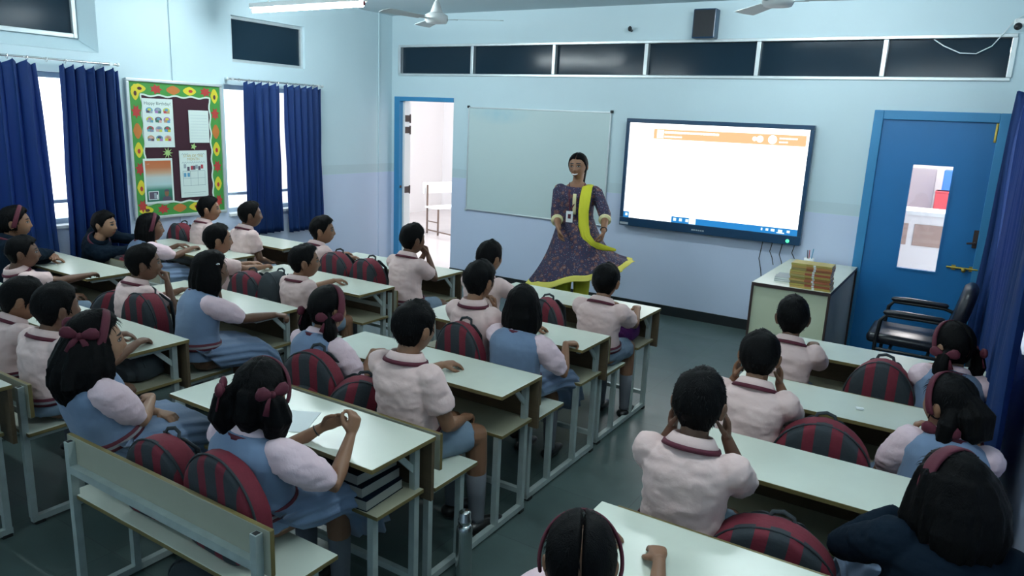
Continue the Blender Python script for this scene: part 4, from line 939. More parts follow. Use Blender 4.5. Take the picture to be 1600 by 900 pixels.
def strands(bm, L, rng, n, length, lift, T, minz=-.04):
    """fine tapering tufts lying along the hair surface L (local points), flowing down from the crown"""
    idx = [i for i in range(len(L)) if L[i][2] > minz and not (HH[i][1] > .3 and L[i][2] < .06)]
    for _ in range(n):
        i = rng.choice(idx); p = V(L[i]); nn = V((p.x/RADII[0]**2, p.y/RADII[1]**2, p.z/RADII[2]**2)).normalized()
        crown = V((0, -.03, .11)); fl = (p-crown); fl = fl-nn*fl.dot(nn)
        if fl.length < 1e-4: continue
        fl = (fl.normalized()+V((rng.uniform(-.5, .5), rng.uniform(-.5, .5), rng.uniform(-.3, .3)))); fl = (fl-nn*fl.dot(nn)).normalized()
        sd = nn.cross(fl)*.0022; q = [p-nn*.003, p+fl*length*.5+nn*(lift-.001), p+fl*length+nn*(lift*rng.uniform(.2, 1.6)-length*length*3.2)]
        a = [bm.verts.new(T(q[0]-sd)), bm.verts.new(T(q[0]+sd)), bm.verts.new(T(q[1]+sd*.8)), bm.verts.new(T(q[1]-sd*.8)), bm.verts.new(T(q[2]))]
        bm.faces.new((a[0], a[1], a[2], a[3])); bm.faces.new((a[3], a[2], a[4]))
def lock(bm, pts, rads, T, seed, n=22, flat=1.0, rag=.16):
    """a gathered bunch of hair: a fluted tapering tube"""
    P = [T(V(p)) for p in pts]
    tube(bm, P, rads, n, True, flat=flat, mod=lambda k, t: 1+rag*noise.noise(V((math.cos(t)*2.6+seed, math.sin(t)*2.6, k*.35)))+rag*.5*math.sin(7*t+seed+k*.2))
def bow(bm, C, side, up, fw, k=1.0):
    """ribbon bow: two puffed loops, a knot and two tails"""
    M = Matrix((side, fw, up)).transposed()
    for s in (-1, 1):
        rings = []
        for f, r in ((.004, .006), (.014, .013), (.030, .020), (.046, .019), (.056, .010)):
            c = C+side*(s*f*k)+up*(.010*k*math.sin(f/.056*2.2))
            rings.append((c, up*r*k, fw*r*.55*k))
        loft(bm, rings, 12)
        q = [C, C+side*(s*.018*k)-up*.022*k+fw*.006*k, C+side*(s*.030*k)-up*.052*k+fw*.010*k]
        tube(bm, q, [.007*k, .010*k, .011*k], 8, False, flat=.25, up=fw.cross(up))
    ellipsoid(bm, C, (.010*k, .011*k, .011*k), M, 10, 8)
def arc_band(bm, T, wdt, fwd, r_off, a0=-100, a1=100):
    """band over the head from ear to ear; fwd moves its crown towards the brow"""
    N = 40; A = []
    for i in range(N+1):
        a = math.radians(a0+(a1-a0)*i/N); row = []
        for s, o in ((-1, 0), (-.6, .004), (.6, .004), (1, 0), (.6, -.004), (-.6, -.004)):
            z = math.cos(a); x = math.sin(a)
            yy = s*wdt+fwd*max(z, -.3)+.004
            d = np.array([[x*1.0, yy/.091, z]]); d /= np.linalg.norm(d)
            p = head_pts(d, False)[0]; nn = p/RADII**2; nn /= np.linalg.norm(nn)
            row.append(bm.verts.new(T(V(p+nn*(r_off+o)))))
        A.append(row)
    for a, b in zip(A, A[1:]):
        for i in range(6): bm.faces.new((a[i], a[(i+1) % 6], b[(i+1) % 6], b[i]))
    bm.faces.new(A[0][::-1]); bm.faces.new(A[-1])
TORSO = [(-.26, .122, .098), (-.10, .136, .106), (.10, .132, .100), (.30, .122, .090), (.52, .127, .090), (.70, .137, .092), (.84, .130, .080), (.93, .092, .062), (1.0, .058, .054)]
def bez(A, B, C, t): return A*((1-t)**2)+B*(2*t*(1-t))+C*(t*t)
LOOK = V((4.15, 0, 1.25)); PEOPLE = []
def kid(label, top, c, row, yh=-.55, xs=None, k=1.0, hk=1.02, az=None, pitch=0., roll=0., body=None, girl=False, hair='boy', arms=('rest', 'rest'), jacket=False,
        skin=0, band=False, dz=0., clip=False, strand=90, card=False, group='pupils seated at the desks', bangle=False, ys=-.625, legs=None):
    rng = random.Random(label); y0 = DESKS[c, row][1]; seed = rng.random()*20
    Ht = on_y(top[0], top[1], y0+yh); hh = .104*hk
    thk = .020 if girl else .017
    Hc = Ht-V((0, 0, hh+thk*.85)); sx = Hc.x if xs is None else xs
    if az is None: az = math.atan2(LOOK.x-Hc.x, LOOK.y-Hc.y)
    if body is None: body = az*.35
    Mh = head_matrix(az, pitch, roll)
    T = lambda p: Hc+Mh @ (V(p)*hk)
    fwd = V((math.sin(body), math.cos(body), 0)); lat = V((math.cos(body), -math.sin(body), 0))
    hip = V((sx, y0+ys, SEAT+.095)); lg = body*.4 if legs is None else legs; hf = V((math.sin(lg), math.cos(lg), 0)); hl_ = V((hf.y, -hf.x, 0))
    N = Hc+Mh @ V((0, -.026*hk, 0))-Z3*.111*hk-fwd*.016
    Cc = hip.lerp(N, .5)-fwd*.035+Z3*.02
    P = lambda t: bez(hip, Cc, N, t) if t >= 0 else hip+(hip-bez(hip, Cc, N, .15))*(-t/.35)
    def frame(t):
        tt = (P(min(t+.05, 1.05))-P(t-.05)).normalized(); w = max(0, min(1, t)); a = (hl_*(1-w)+lat*w); a = (a-tt*a.dot(tt)).normalized(); return a, tt.cross(a), tt
    def torso(bm, off, ts=TORSO, n=24, puff=0, p=2.3):
        rr = []
        for t, rx, ry in ts:
            a, b, _ = frame(t); rr.append((P(t), a*(rx*k+off), b*(ry*k+off)))
        loft(bm, rr, n, p=p)
    a84, b84, t84 = frame(.82)
    Sh = {s: P(.82)+a84*(s*.128*k) for s in (-1, 1)}
    A1, A2 = .205*k, .185*k; near = y0-.358; J = {}
    for s, spec in ((-1, arms[0]), (1, arms[1])):
        S = Sh[s]; pole = lat*(s*.5)-Z3-fwd*.25; curl = .45; th = .5
        dz_ = DESK_Z+.032
        if spec == 'rest': Wt = V((Hc.x+s*.10*k+fwd.x*.08, near+.10, dz_)); d = V((-s*.45, .9, 0)); n = V((0, 0, -1))
        elif spec == 'fold': Wt = V((Hc.x-s*.045, near+.09+(.045 if s > 0 else 0), dz_+(.004 if s > 0 else 0))); d = V((-s, .22, 0)); n = V((0, 0, -1)); pole = lat*(s*1.2)-Z3*.8
        elif spec == 'lap': Wt = hip+lat*(s*.075)+hf*.22+Z3*.035; d = hf-lat*s*.6-Z3*.1; n = V((0, 0, -1)); curl = .6
        elif spec == 'folded': Wt = hip+hf*.185-lat*(s*.035)+Z3*(.09+.02*s); d = hf*.25-lat*s; n = V((0, 0, -1)); pole = lat*(s*1.1)-Z3*.9-hf*.2; curl = .5
        elif spec == 'side': Wt = hip+lat*(s*.20)+hf*.10-Z3*.03; d = hf-Z3*.4; n = -lat*s; curl = .5
        elif spec == 'mouth': Wt = Hc+Mh @ V((s*.022, .118, -.125)*1) if False else Hc+Mh @ V((s*.024, .122, -.120)); d = Mh @ V((-s*.35, -.10, 1)); n = Mh @ V((-s*.4, -1, 0)); curl = .9; pole = -Z3+lat*s*.35+fwd*.3
        elif spec == 'chin': Wt = Hc+Mh @ V((s*.050, .085, -.165)); d = Mh @ V((-s*.15, .05, 1)); n = Mh @ V((-s*.7, -.8, 0)); curl = .85; pole = -Z3+lat*s*.5+fwd*.2
        elif spec == 'cheek': Wt = Hc+Mh @ V((s*.092, .070, -.125)); d = Mh @ V((-s*.05, -.12, 1)); n = Mh @ V((-s, -.35, 0)); curl = .35; pole = -Z3+lat*s*.4+fwd*.3
        else:
            Wt = V(spec['w']); d = V(spec['d']); n = V(spec.get('n', (0, 0, -1))); curl = spec.get('curl', .4); th = spec.get('thumb', .5)
            if 'pole' in spec: pole = V(spec['pole'])
        E_, Wq = ik(S, Wt, A1, A2, pole)
        J[s] = (S, E_, Wq, d.normalized(), n, curl, th)
    root = thing('person', label, 'person', (sx, y0+ys, SEAT), 0, group); org = root.location; PEOPLE.append(root)
    # ---- body: one continuous skin surface
    bm = newbm(); torso(bm, -.012)
    tube(bm, [P(.90), P(1.0)+Z3*.005, Hc+Mh @ V((0, -.018, -.055))*hk], [.048*k, .043*k, .044*k], 16)
    add_pts(bm, [T(p) for p in head_pts(HD)], HF)
    for s in (-1, 1):
        for q, rx in (((s*.0745, -.012, -.006), (.0095, .019, .030)),):
            M3 = Mh @ Matrix.Rotation(s*-.35, 3, 'Z') @ Matrix.Rotation(-.15, 3, 'X')
            ellipsoid(bm, T(q), [r*hk for r in rx], M3, 12, 10)
            ellipsoid(bm, T((s*.083, -.017, .004)), (.004*hk, .016*hk, .022*hk), M3, 10, 8)
        S, E_, Wq, d, n, curl, th = J[s]
        tube(bm, [S, S.lerp(E_, .35), S.lerp(E_, .75), E_, E_.lerp(Wq, .25), E_.lerp(Wq, .65), Wq], [r*k for r in (.040, .036, .031, .028, .0295, .0235, .0175)], 14)
        hand(bm, Wq, d, n, s, .98*k, curl, thumb=th)
        hj = hip+hl_*(s*.066*k)-Z3*.015; kn = V((sx, y0+ys, SEAT))+hf*.30+hl_*(s*.085*k)+Z3*.048; an = V((kn.x+hf.x*.02, kn.y+.015, .085))
        tube(bm, [hj, hj.lerp(kn, .5), kn], [.072*k, .060*k, .047*k], 14); tube(bm, [kn, kn.lerp(an, .35), kn.lerp(an, .75), an], [.045*k, .045*k, .034*k, .028*k], 12)
        tube(bm, [an+V((0, -.02, -.045)), an+hf*.05+V((0, 0, -.055)), an+hf*.12+V((0, 0, -.062))], [.030*k, .028*k, .020*k], 10, flat=.8)
        J[s] += (hj, kn, an)
    me = remesh(bm, .0048, 2)
    a = verts_np(me); R3 = np.array(Mh.transposed()); loc = ((a-np.array(Hc)) @ np.array(Mh))/hk
    far = (np.abs(loc[:, 0]) > .09) | (np.abs(loc[:, 2]) > .12) | (loc[:, 1] < .02)
    loc[far] = (0, -.2, 0)
    at = me.attributes.new('hl', 'FLOAT_VECTOR', 'POINT'); at.data.foreach_set('vector', loc.astype(np.float32).ravel())
    bo = mesh_obj('body', me, SKINS[skin], root, org, True)
    # ---- shirt
    top_m = M_navy if jacket else (M_blouse if girl else M_shirt)
    bm = newbm(); ex = .012 if jacket else 0
    torso(bm, .006+ex, [q for q in TORSO if q[0] > -.2] if not jacket else TORSO)
    for s in (-1, 1):
        S, E_, Wq = J[s][:3]
        if jacket:
            tube(bm, [S, S.lerp(E_, .4), E_, E_.lerp(Wq, .5), E_.lerp(Wq, .93)], [r*k for r in (.068, .058, .047, .042, .032)], 16)
        elif girl:
            tube(bm, [S, S.lerp(E_, .30), S.lerp(E_, .62), S.lerp(E_, .80)], [r*k for r in (.058, .063, .059, .043)], 18, mod=lambda kk, t: 1+.05*math.sin(9*t)*(kk > 3))
        else:
            tube(bm, [S, S.lerp(E_, .35), S.lerp(E_, .66)], [r*k for r in (.056, .057, .055)], 16, round_ends=False); ellipsoid(bm, S, (.0565*k,)*3)
    me = remesh(bm, .0075, 2); wrinkle(me, .0058, 11, seed, (1, 1, 2.0)); wrinkle(me, .0022, 30, seed+9, (1, 1, 1.6))
    mesh_obj('jacket' if jacket else 'shirt', me, top_m, root, org, True)
    # ---- collar with the maroon tie band under it
    a1, b1, t1 = frame(1.0); c1 = P(.985)+(P(1)-P(.95)).normalized()*.006; cm = M_navy if jacket else top_m
    def ringset(pp): return [(c1+t1*z+b1*(-.004), a1*rx*k, b1*ry*k) for z, rx, ry in pp]
    bm = newbm(); loft(bm, ringset([(-.010, .058, .056), (.018, .056, .054), (.026, .059, .057), (.022, .064, .062), (-.006, .082, .076), (-.010, .080, .074), (.012, .062, .060)]), 28, caps=False)
    mk('collar', bm, cm, root, org, True)
    bm = newbm(); loft(bm, ringset([(-.004, .078, .073), (-.006, .087, .081), (-.020, .092, .084), (-.022, .086, .078)]), 28, caps=False)
    f0 = c1+b1*.072*k-t1*.012
    tube(bm, [f0, f0-t1*.05+b1*.018, f0-t1*.12+b1*.022], [.012, .014, .020], 8, flat=.35, up=a1)
    mk('tie', bm, M_maroon, root, org, True)
    # ---- lower clothing
    if girl:
        bm = newbm(); off = .015+ex; torso(bm, off, [(-.16, .136, .106)]+[q for q in TORSO if .05 < q[0] < .8]+[(.80, .132, .088), (.90, .112, .078), (.965, .086, .072), (1.01, .070, .064)])
        if not jacket:
            me = remesh(bm, .0085, 2); wrinkle(me, .003, 12, seed+3, (1, 1, 1.4)); mesh_obj('pinafore_bodice', me, M_pina, root, org, True)
        else: bm.free()
        bm = newbm(); q = frame(.16)
        base = V((sx, y0+ys, SEAT)); rr = [(P(.16), q[0]*(.128*k+.016), q[1]*(.098*k+.016))]
        for f, z, rx, ry, ti in ((.00, .086, .178, .125, .75), (.10, .084, .202, .084, 1.35), (.21, .080, .215, .082, 1.5), (.30, .060, .226, .086, 1.75), (.355, .005, .234, .085, 2.2), (.385, -.085, .240, .085, 2.75)):
            up = Z3*math.sin(ti)-hf*math.cos(ti)*1; up = (Z3*math.sin(min(ti, 1.57))-hf*math.cos(ti)).normalized()
            rr.append((base+hf*f+Z3*z, hl_*rx*k, up*ry))
        loft(bm, rr, 72, p=2.4, mod=lambda kk, t: 1+(.004+.010*kk)*math.sin(15*t+seed+.2*kk))
        me = bpy.data.meshes.new('skirt'); bmesh.ops.recalc_face_normals(bm, faces=bm.faces[:]); bm.to_mesh(me); bm.free()
        wrinkle(me, .008, 9, seed+5); mesh_obj('skirt', me, M_pina, root, org, True)
    else:
        bm = newbm(); torso(bm, .010, [(-.30, .128, .10), (-.1, .137, .108), (.06, .134, .102)])
        for s in (-1, 1):
            hj, kn, an = J[s][7:]
            tube(bm, [hj, hj.lerp(kn, .4), hj.lerp(kn, .84)], [.082*k, .074*k, .066*k], 14, round_ends=False)
        me = remesh(bm, .010, 2); wrinkle(me, .005, 14, seed+3); mesh_obj('shorts', me, M_short, root, org, True)
    if not jacket:
        bm = newbm(); tb = .15 if girl else .10; e = .021 if girl else .016
        def br(t, o):
            a, b, _ = frame(t); rx = np.interp(t, [q[0] for q in TORSO], [q[1] for q in TORSO]); ry = np.interp(t, [q[0] for q in TORSO], [q[2] for q in TORSO])
            return (P(t), a*(rx*k+o), b*(ry*k+o))
        hb_ = .05
        loft(bm, [br(tb-hb_, e-.004), br(tb-hb_, e), br(tb-hb_*.3, e+.001)], 32, p=2.3, caps=False); loft(bm, [br(tb-hb_*.3, e+.001), br(tb+hb_*.3, e+.001)], 32, p=2.3, caps=False, mi=1); loft(bm, [br(tb+hb_*.3, e+.001), br(tb+hb_, e), br(tb+hb_, e-.004)], 32, p=2.3, caps=False)
        mk('belt', bm, [M_maroon, M_greycl], root, org, True)
    for s in (-1, 1):
        hj, kn, an = J[s][7:]
        bm = newbm(); tube(bm, [kn.lerp(an, .45), kn.lerp(an, .75), an, an-Z3*.02], [.043*k, .038*k, .032*k, .033*k], 12, False); mk('sock', bm, M_sock, root, org, True)
        bm = newbm(); tube(bm, [an+V((0, -.025, -.046)), an+hf*.05+V((0, 0, -.048)), an+hf*.13+V((0, 0, -.056))], [.038*k, .037*k, .027*k], 12, flat=.75)
        for v in bm.verts: v.co.z = max(v.co.z, .002)
        mk('shoe', bm, M_shoe, root, org, True)
    # ---- hair
    bm = newbm(); L = hair_cap(None, k, .020 if girl else .016, seed, .7 if girl else 1.15, girl, part=hair in ('pigs', 'loops', 'parted', 'buns'))
    add_pts(bm, [T(p) for p in L], HHF)
    Dn = lambda p, q: p  # local helper
    ribbons = []
    if hair == 'bob':
        for a_ in np.linspace(80, 280, 15):
            r = math.radians(a_+rng.uniform(-5, 5)); x, y = math.sin(r), math.cos(r); ln = -.135+.02*rng.random()-.02*(abs(a_-180) < 60)
            lock(bm, [(x*.070, y*.080-.002, .030), (x*.080, y*.090-.004, -.03), (x*.083, y*.090-.006, -.085), (x*.074, y*.078-.01, ln)], [.020, .025, .022, .009], T, rng.random()*9, 12, rag=.22)
    if hair == 'curls':
        for a_ in np.linspace(75, 285, 21):
            r = math.radians(a_+rng.uniform(-6, 6)); x, y = math.sin(r), math.cos(r); ln = -.13-.075*rng.random(); w_ = rng.uniform(-.018, .020); e = rng.uniform(.9, 1.12)
            lock(bm, [(x*.070, y*.080-.002, .040), (x*.090*e, y*.098*e-.006, -.02), (x*.110*e, y*.120*e-.012, -.080), (x*.116*e+w_, y*.126*e-.016, -.125), (x*.100*e-w_, y*.108*e-.016, .5*(-.125+ln)-.035), (x*.090*e+w_, y*.096*e-.014, ln-.04)], [.022, .030, .033, .027, .020, .008], T, rng.random()*9, 12, rag=.30)
        ribbons = [(-1, (-.070, -.035, .052)), (1, (.070, -.050, .052))]
    if hair in ('pigs', 'tails'):
        for s in (-1, 1):
            lock(bm, [(s*.060, -.045, .0), (s*.090, -.060, -.025), (s*.104, -.062, -.075), (s*.098, -.055, -.125), (s*.088, -.045, -.165)], [.020, .028, .034, .030, .010], T, rng.random()*9, 20)
            ribbons.append((s, (s*.085, -.056, -.015)))
    if hair == 'loops':
        for s in (-1, 1):
            lock(bm, [(s*.050, -.060, .035), (s*.082, -.075, .005), (s*.092, -.075, -.045), (s*.075, -.060, -.090), (s*.045, -.050, -.110)], [.026, .042, .052, .046, .020], T, rng.random()*9, 22)
            ribbons.append((s, (s*.075, -.085, .040)))
        lock(bm, [(0, -.085, .02), (0, -.092, -.04), (0, -.075, -.10)], [.040, .050, .028], T, 2, 18)
    if hair == 'buns':
        lock(bm, [(0, -.080, .03), (0, -.110, .0), (0, -.115, -.05), (0, -.085, -.10)], [.045, .062, .060, .03], T, 3, 22)
        for s in (-1, 1):
            lock(bm, [(s*.055, -.060, .0), (s*.082, -.070, -.04), (s*.080, -.060, -.10), (s*.07, -.05, -.135)], [.026, .034, .030, .010], T, rng.random()*9, 20)
            ribbons.append((s, (s*.078, -.050, -.075)))
    if hair == 'big':
        for a_ in np.linspace(70, 290, 18):
            r = math.radians(a_+rng.uniform(-6, 6)); x, y = math.sin(r), math.cos(r); w_ = rng.uniform(-.01, .01)
            lock(bm, [(x*.072, y*.082, .06), (x*.086, y*.100-.01, .0), (x*.094+w_, y*.108-.014, -.06), (x*.086+w_, y*.098-.016, -.12), (x*.070, y*.08, -.155)], [.024, .032, .034, .027, .010], T, rng.random()*9, 12, rag=.3)
    if hair == 'nape':
        lock(bm, [(0, -.080, .0), (0, -.098, -.045), (0, -.092, -.095), (0, -.085, -.15)], [.035, .038, .030, .012], T, 5, 18)
    if hair in ('bob', 'curls', 'big', 'buns', 'nape', 'loops'):
        me = remesh(bm, .0055, 2); wrinkle(me, .0022, 55, seed, (1, 1, .35)); bm = newbm(); bm.from_mesh(me); bpy.data.meshes.remove(me)
    strands(bm, L, rng, strand*2, .034 if girl else .024, .002 if girl else .0028, T)
    mk('hair', bm, M_hair, root, org, True, fix=False)
    if band:
        bm = newbm(); arc_band(bm, T, *(band if isinstance(band, tuple) else (.013, .032)), r_off=.0235); mk('headband', bm, M_maroon, root, org, True)
    for s, c_ in ribbons:
        bm = newbm(); C0 = T(c_); o_ = (Mh @ V((s*.9, -.35, 0))).normalized(); up = (Mh @ V((0, .1, 1))).normalized(); up = (up-o_*up.dot(o_)).normalized(); sd = up.cross(o_)
        bow(bm, C0+o_*.012, sd, up, o_, 1.15*hk); mk('hair_ribbon', bm, M_maroon, root, org, True)
    if clip:
        bm = newbm(); ellipsoid(bm, T((.082, .012, .055)), (.006, .012, .006)); mk('hair_clip', bm, M_chrome, root, org)
    if bangle:
        S, E_, Wq = J[-1][:3]; bm = newbm(); q = E_.lerp(Wq, .88); ax = (Wq-E_).normalized(); u_ = ax.orthogonal().normalized(); w_ = ax.cross(u_)
        tube(bm, [q+u_*.021*math.cos(i*math.pi/8)+w_*.021*math.sin(i*math.pi/8) for i in range(17)], .0025, 6, False); mk('bracelet', bm, M_black, root, org)
    if card:
        bm = newbm(); q = on_y(347, 530, y0-.36); box(bm, (q.x-.028, q.y-.002, q.z-.04), (q.x+.028, q.y+.002, q.z+.04)); mk('identity_card', bm, M_paper, root, org)
        bm = newbm(); box(bm, (q.x-.014, q.y-.0035, q.z-.01), (q.x+.012, q.y-.002, q.z+.022)); mk('card_photo', bm, M_maroon, root, org)
    return root
# ---- the pupils; pixel = top of the head
kid('boy in pink shirt directly below the notice board, looking right', (325, 306), 'L', 1, xs=None, az=.72, skin=0, yh=-.56)
kid('boy with hands together at the front desk under the narrow curtains', (390, 314), 'L', 1, az=.52, arms=('lap', 'lap'), skin=1, yh=-.55)
kid('boy in dark navy jacket in front of the blue curtain, face turned to the right', (161, 329), 'L', 2, az=.98, jacket=True, arms=('fold', 'fold'), skin=2, yh=-.76, ys=-.72, hk=.98, xs=.22)
kid('girl with maroon headband and dark bob at the second desk by the wall', (233, 333), 'L', 2, az=.52, girl=True, hair='bob', band=True, skin=1, arms=('rest', 'rest'))
kid('girl in navy jacket at left edge, arm stretched across the bare desk', (20, 321), 'L', 3, az=.50, girl=True, jacket=True, hair='nape', band=True, skin=0, yh=-.50,
    arms=('rest', {'w': on_z(104, 398, DESK_Z+.030), 'd': (.8, -.25, -.08), 'curl': .25, 'pole': (.3, .5, -1)}), k=1.05)
kid('small boy in pink shirt near the left edge, in front of the jacketed girl', (32, 367), 'L', 3, az=.45, skin=1, yh=-.72, hk=.98, arms=('lap', 'rest'))
kid('boy facing right at the front bench beside the two striped bags', (503, 337), 'A', 1, az=.84, skin=0, arms=('rest', {'w': on_z(545, 402, DESK_Z+.03), 'd': (.6, .7, 0)}))
kid('boy with both hands at his mouth in front of the open doorway', (645, 349), 'A', 1, az=.28, skin=1, arms=('mouth', 'mouth'), yh=-.56)
kid('boy in profile just behind the short-haired girl in blue, at the second left desk', (339, 349), 'A', 2, az=.45, skin=0, yh=-.60)
kid('boy in profile looking right at the second desk, dark lanyard line on his collar', (475, 381), 'A', 2, az=.60, skin=0, yh=-.60, arms=('rest', 'lap'))
kid('boy holding a hand to his mouth behind the upright looped bag', (222, 381), 'A', 3, az=.46, skin=1, yh=-.56, arms=('rest', 'mouth'))
kid('short-haired girl in blue pinafore leaning over with one arm stretched on the desk', (327, 391), 'A', 3, az=.26, girl=True, hair='bob', clip=True, card=True, skin=1, yh=-.52, body=.30,
    arms=('cheek', {'w': on_z(430, 492, DESK_Z+.028), 'd': (.75, .5, -.05), 'curl': .9, 'pole': (.3, -.4, -.6)}))
kid('boy in pink shirt behind the girl with loose curls, seen from behind', (84, 442), 'A', 4, az=.02, skin=1, yh=-.57, k=1.06, hk=1.05)
kid('boy bending his head down at the left edge below the jacketed girl', (28, 432), 'A', 4, az=.30, pitch=-.35, skin=0, yh=-.52)
kid('boy at the very front of the aisle column, left of the bob-haired girl', (766, 376), 'B', 1, az=.16, skin=0, yh=-.56)
kid('boy facing the teacher at the aisle end of the front bench, maroon belt', (949, 411), 'B', 1, az=-.12, skin=0, yh=-.56, k=1.03)
kid('boy leaning on one hand behind the maroon striped bag in the second row', (750, 406), 'B', 2, az=.08, skin=0, yh=-.52, ys=-.50, arms=('rest', 'chin'))
kid('girl with loose black bob and blue pinafore, one fist on the second aisle desk', (818, 446), 'B', 2, az=-.42, girl=True, hair='bob', skin=0, yh=-.57,
    arms=('rest', {'w': on_z(884, 537, DESK_Z+.03), 'd': (.55, .75, 0), 'curl': .95, 'pole': (.6, -.3, -1)}))
kid('girl with ponytails and wide maroon headband, hand at her cheek', (512, 447), 'B', 3, az=.16, girl=True, hair='tails', band=(.019, .030), skin=0, yh=-.45, ys=-.52,
    arms=('cheek', {'w': on_z(583, 549, DESK_Z+.03), 'd': (.55, .65, 0), 'curl': .5, 'pole': (.5, -.4, -1)}))
kid('boy seen from behind at the aisle end of the third bench, broad pink shirt', (648, 469), 'B', 3, az=.10, skin=0, yh=-.60, k=1.12, hk=1.06, arms=('rest', 'lap'), strand=150, legs=.30)
kid('girl with loose curls and maroon bows at the left end of the nearest bench', (145, 486), 'B', 4, az=.42, girl=True, hair='curls', band=(.014, .034), skin=2, yh=-.60, ys=-.56, k=1.08, hk=1.06, arms=('folded', 'folded'), strand=150, body=.1)
kid('girl with looped plaits and two maroon bows, fingers joined above the desk', (405, 562), 'B', 4, az=-.42, girl=True, hair='loops', band=(.013, .042), skin=0, yh=-.53, ys=-.56, k=1.06, hk=1.04, strand=150, bangle=True, body=-.05,
    arms=({'w': on_z(503, 668, DESK_Z+.05), 'd': (.50, .45, .35), 'n': (.6, -.6, -.2), 'curl': .45, 'thumb': .2, 'pole': (-.5, -.2, -1)},
          {'w': on_z(548, 680, DESK_Z+.06), 'd': (-.1, .45, .8), 'n': (-.9, .1, -.1), 'curl': .75, 'pole': (.5, -.6, -.8)}))
kid('boy sitting nearest the cream cabinet, front row of the right column', (1243, 463), 'C', 1, az=-.26, skin=1, yh=-.56)
kid('girl in the front row beside the black chair, maroon headband and bows', (1495, 504), 'C', 1, az=-.80, girl=True, hair='pigs', band=True, skin=2, yh=-.56, arms=('fold', 'fold'), body=-.2)
kid('boy holding his head in both hands in the second row of the right column', (1192, 516), 'C', 2, az=-.20, skin=0, yh=-.55, arms=('cheek', 'cheek'), k=1.05)
kid('girl with low bun and maroon headband next to the blue curtain, second row', (1492, 586), 'C', 2, az=-.92, girl=True, hair='buns', band=(.014, .036), skin=0, yh=-.56, arms=('chin', 'rest'), body=-.15)
kid('boy holding his face, nearest boy across the aisle, creased pink shirt', (1098, 577), 'C', 3, az=-.14, skin=1, yh=-.57, arms=('cheek', 'cheek'), k=1.08, hk=1.05, strand=150)
kid('girl in dark jacket with big dark hair and maroon headband, lower right', (1500, 708), 'C', 3, az=-.85, girl=True, jacket=True, hair='big', band=(.019, .012), skin=0, yh=-.58, k=1.1, hk=1.08, body=-.25,
    arms=({'w': on_z(1398, 802, DESK_Z+.035), 'd': (.8, .5, .05), 'curl': .6, 'pole': (-.8, -.5, -.6)}, 'rest'))
kid('girl seen only as a parted head at the bottom edge of the aisle', (912, 808), 'C', 4, az=-.44, girl=True, hair='parted', band=(.012, .070), skin=0, yh=-.58, hk=1.04, strand=60)
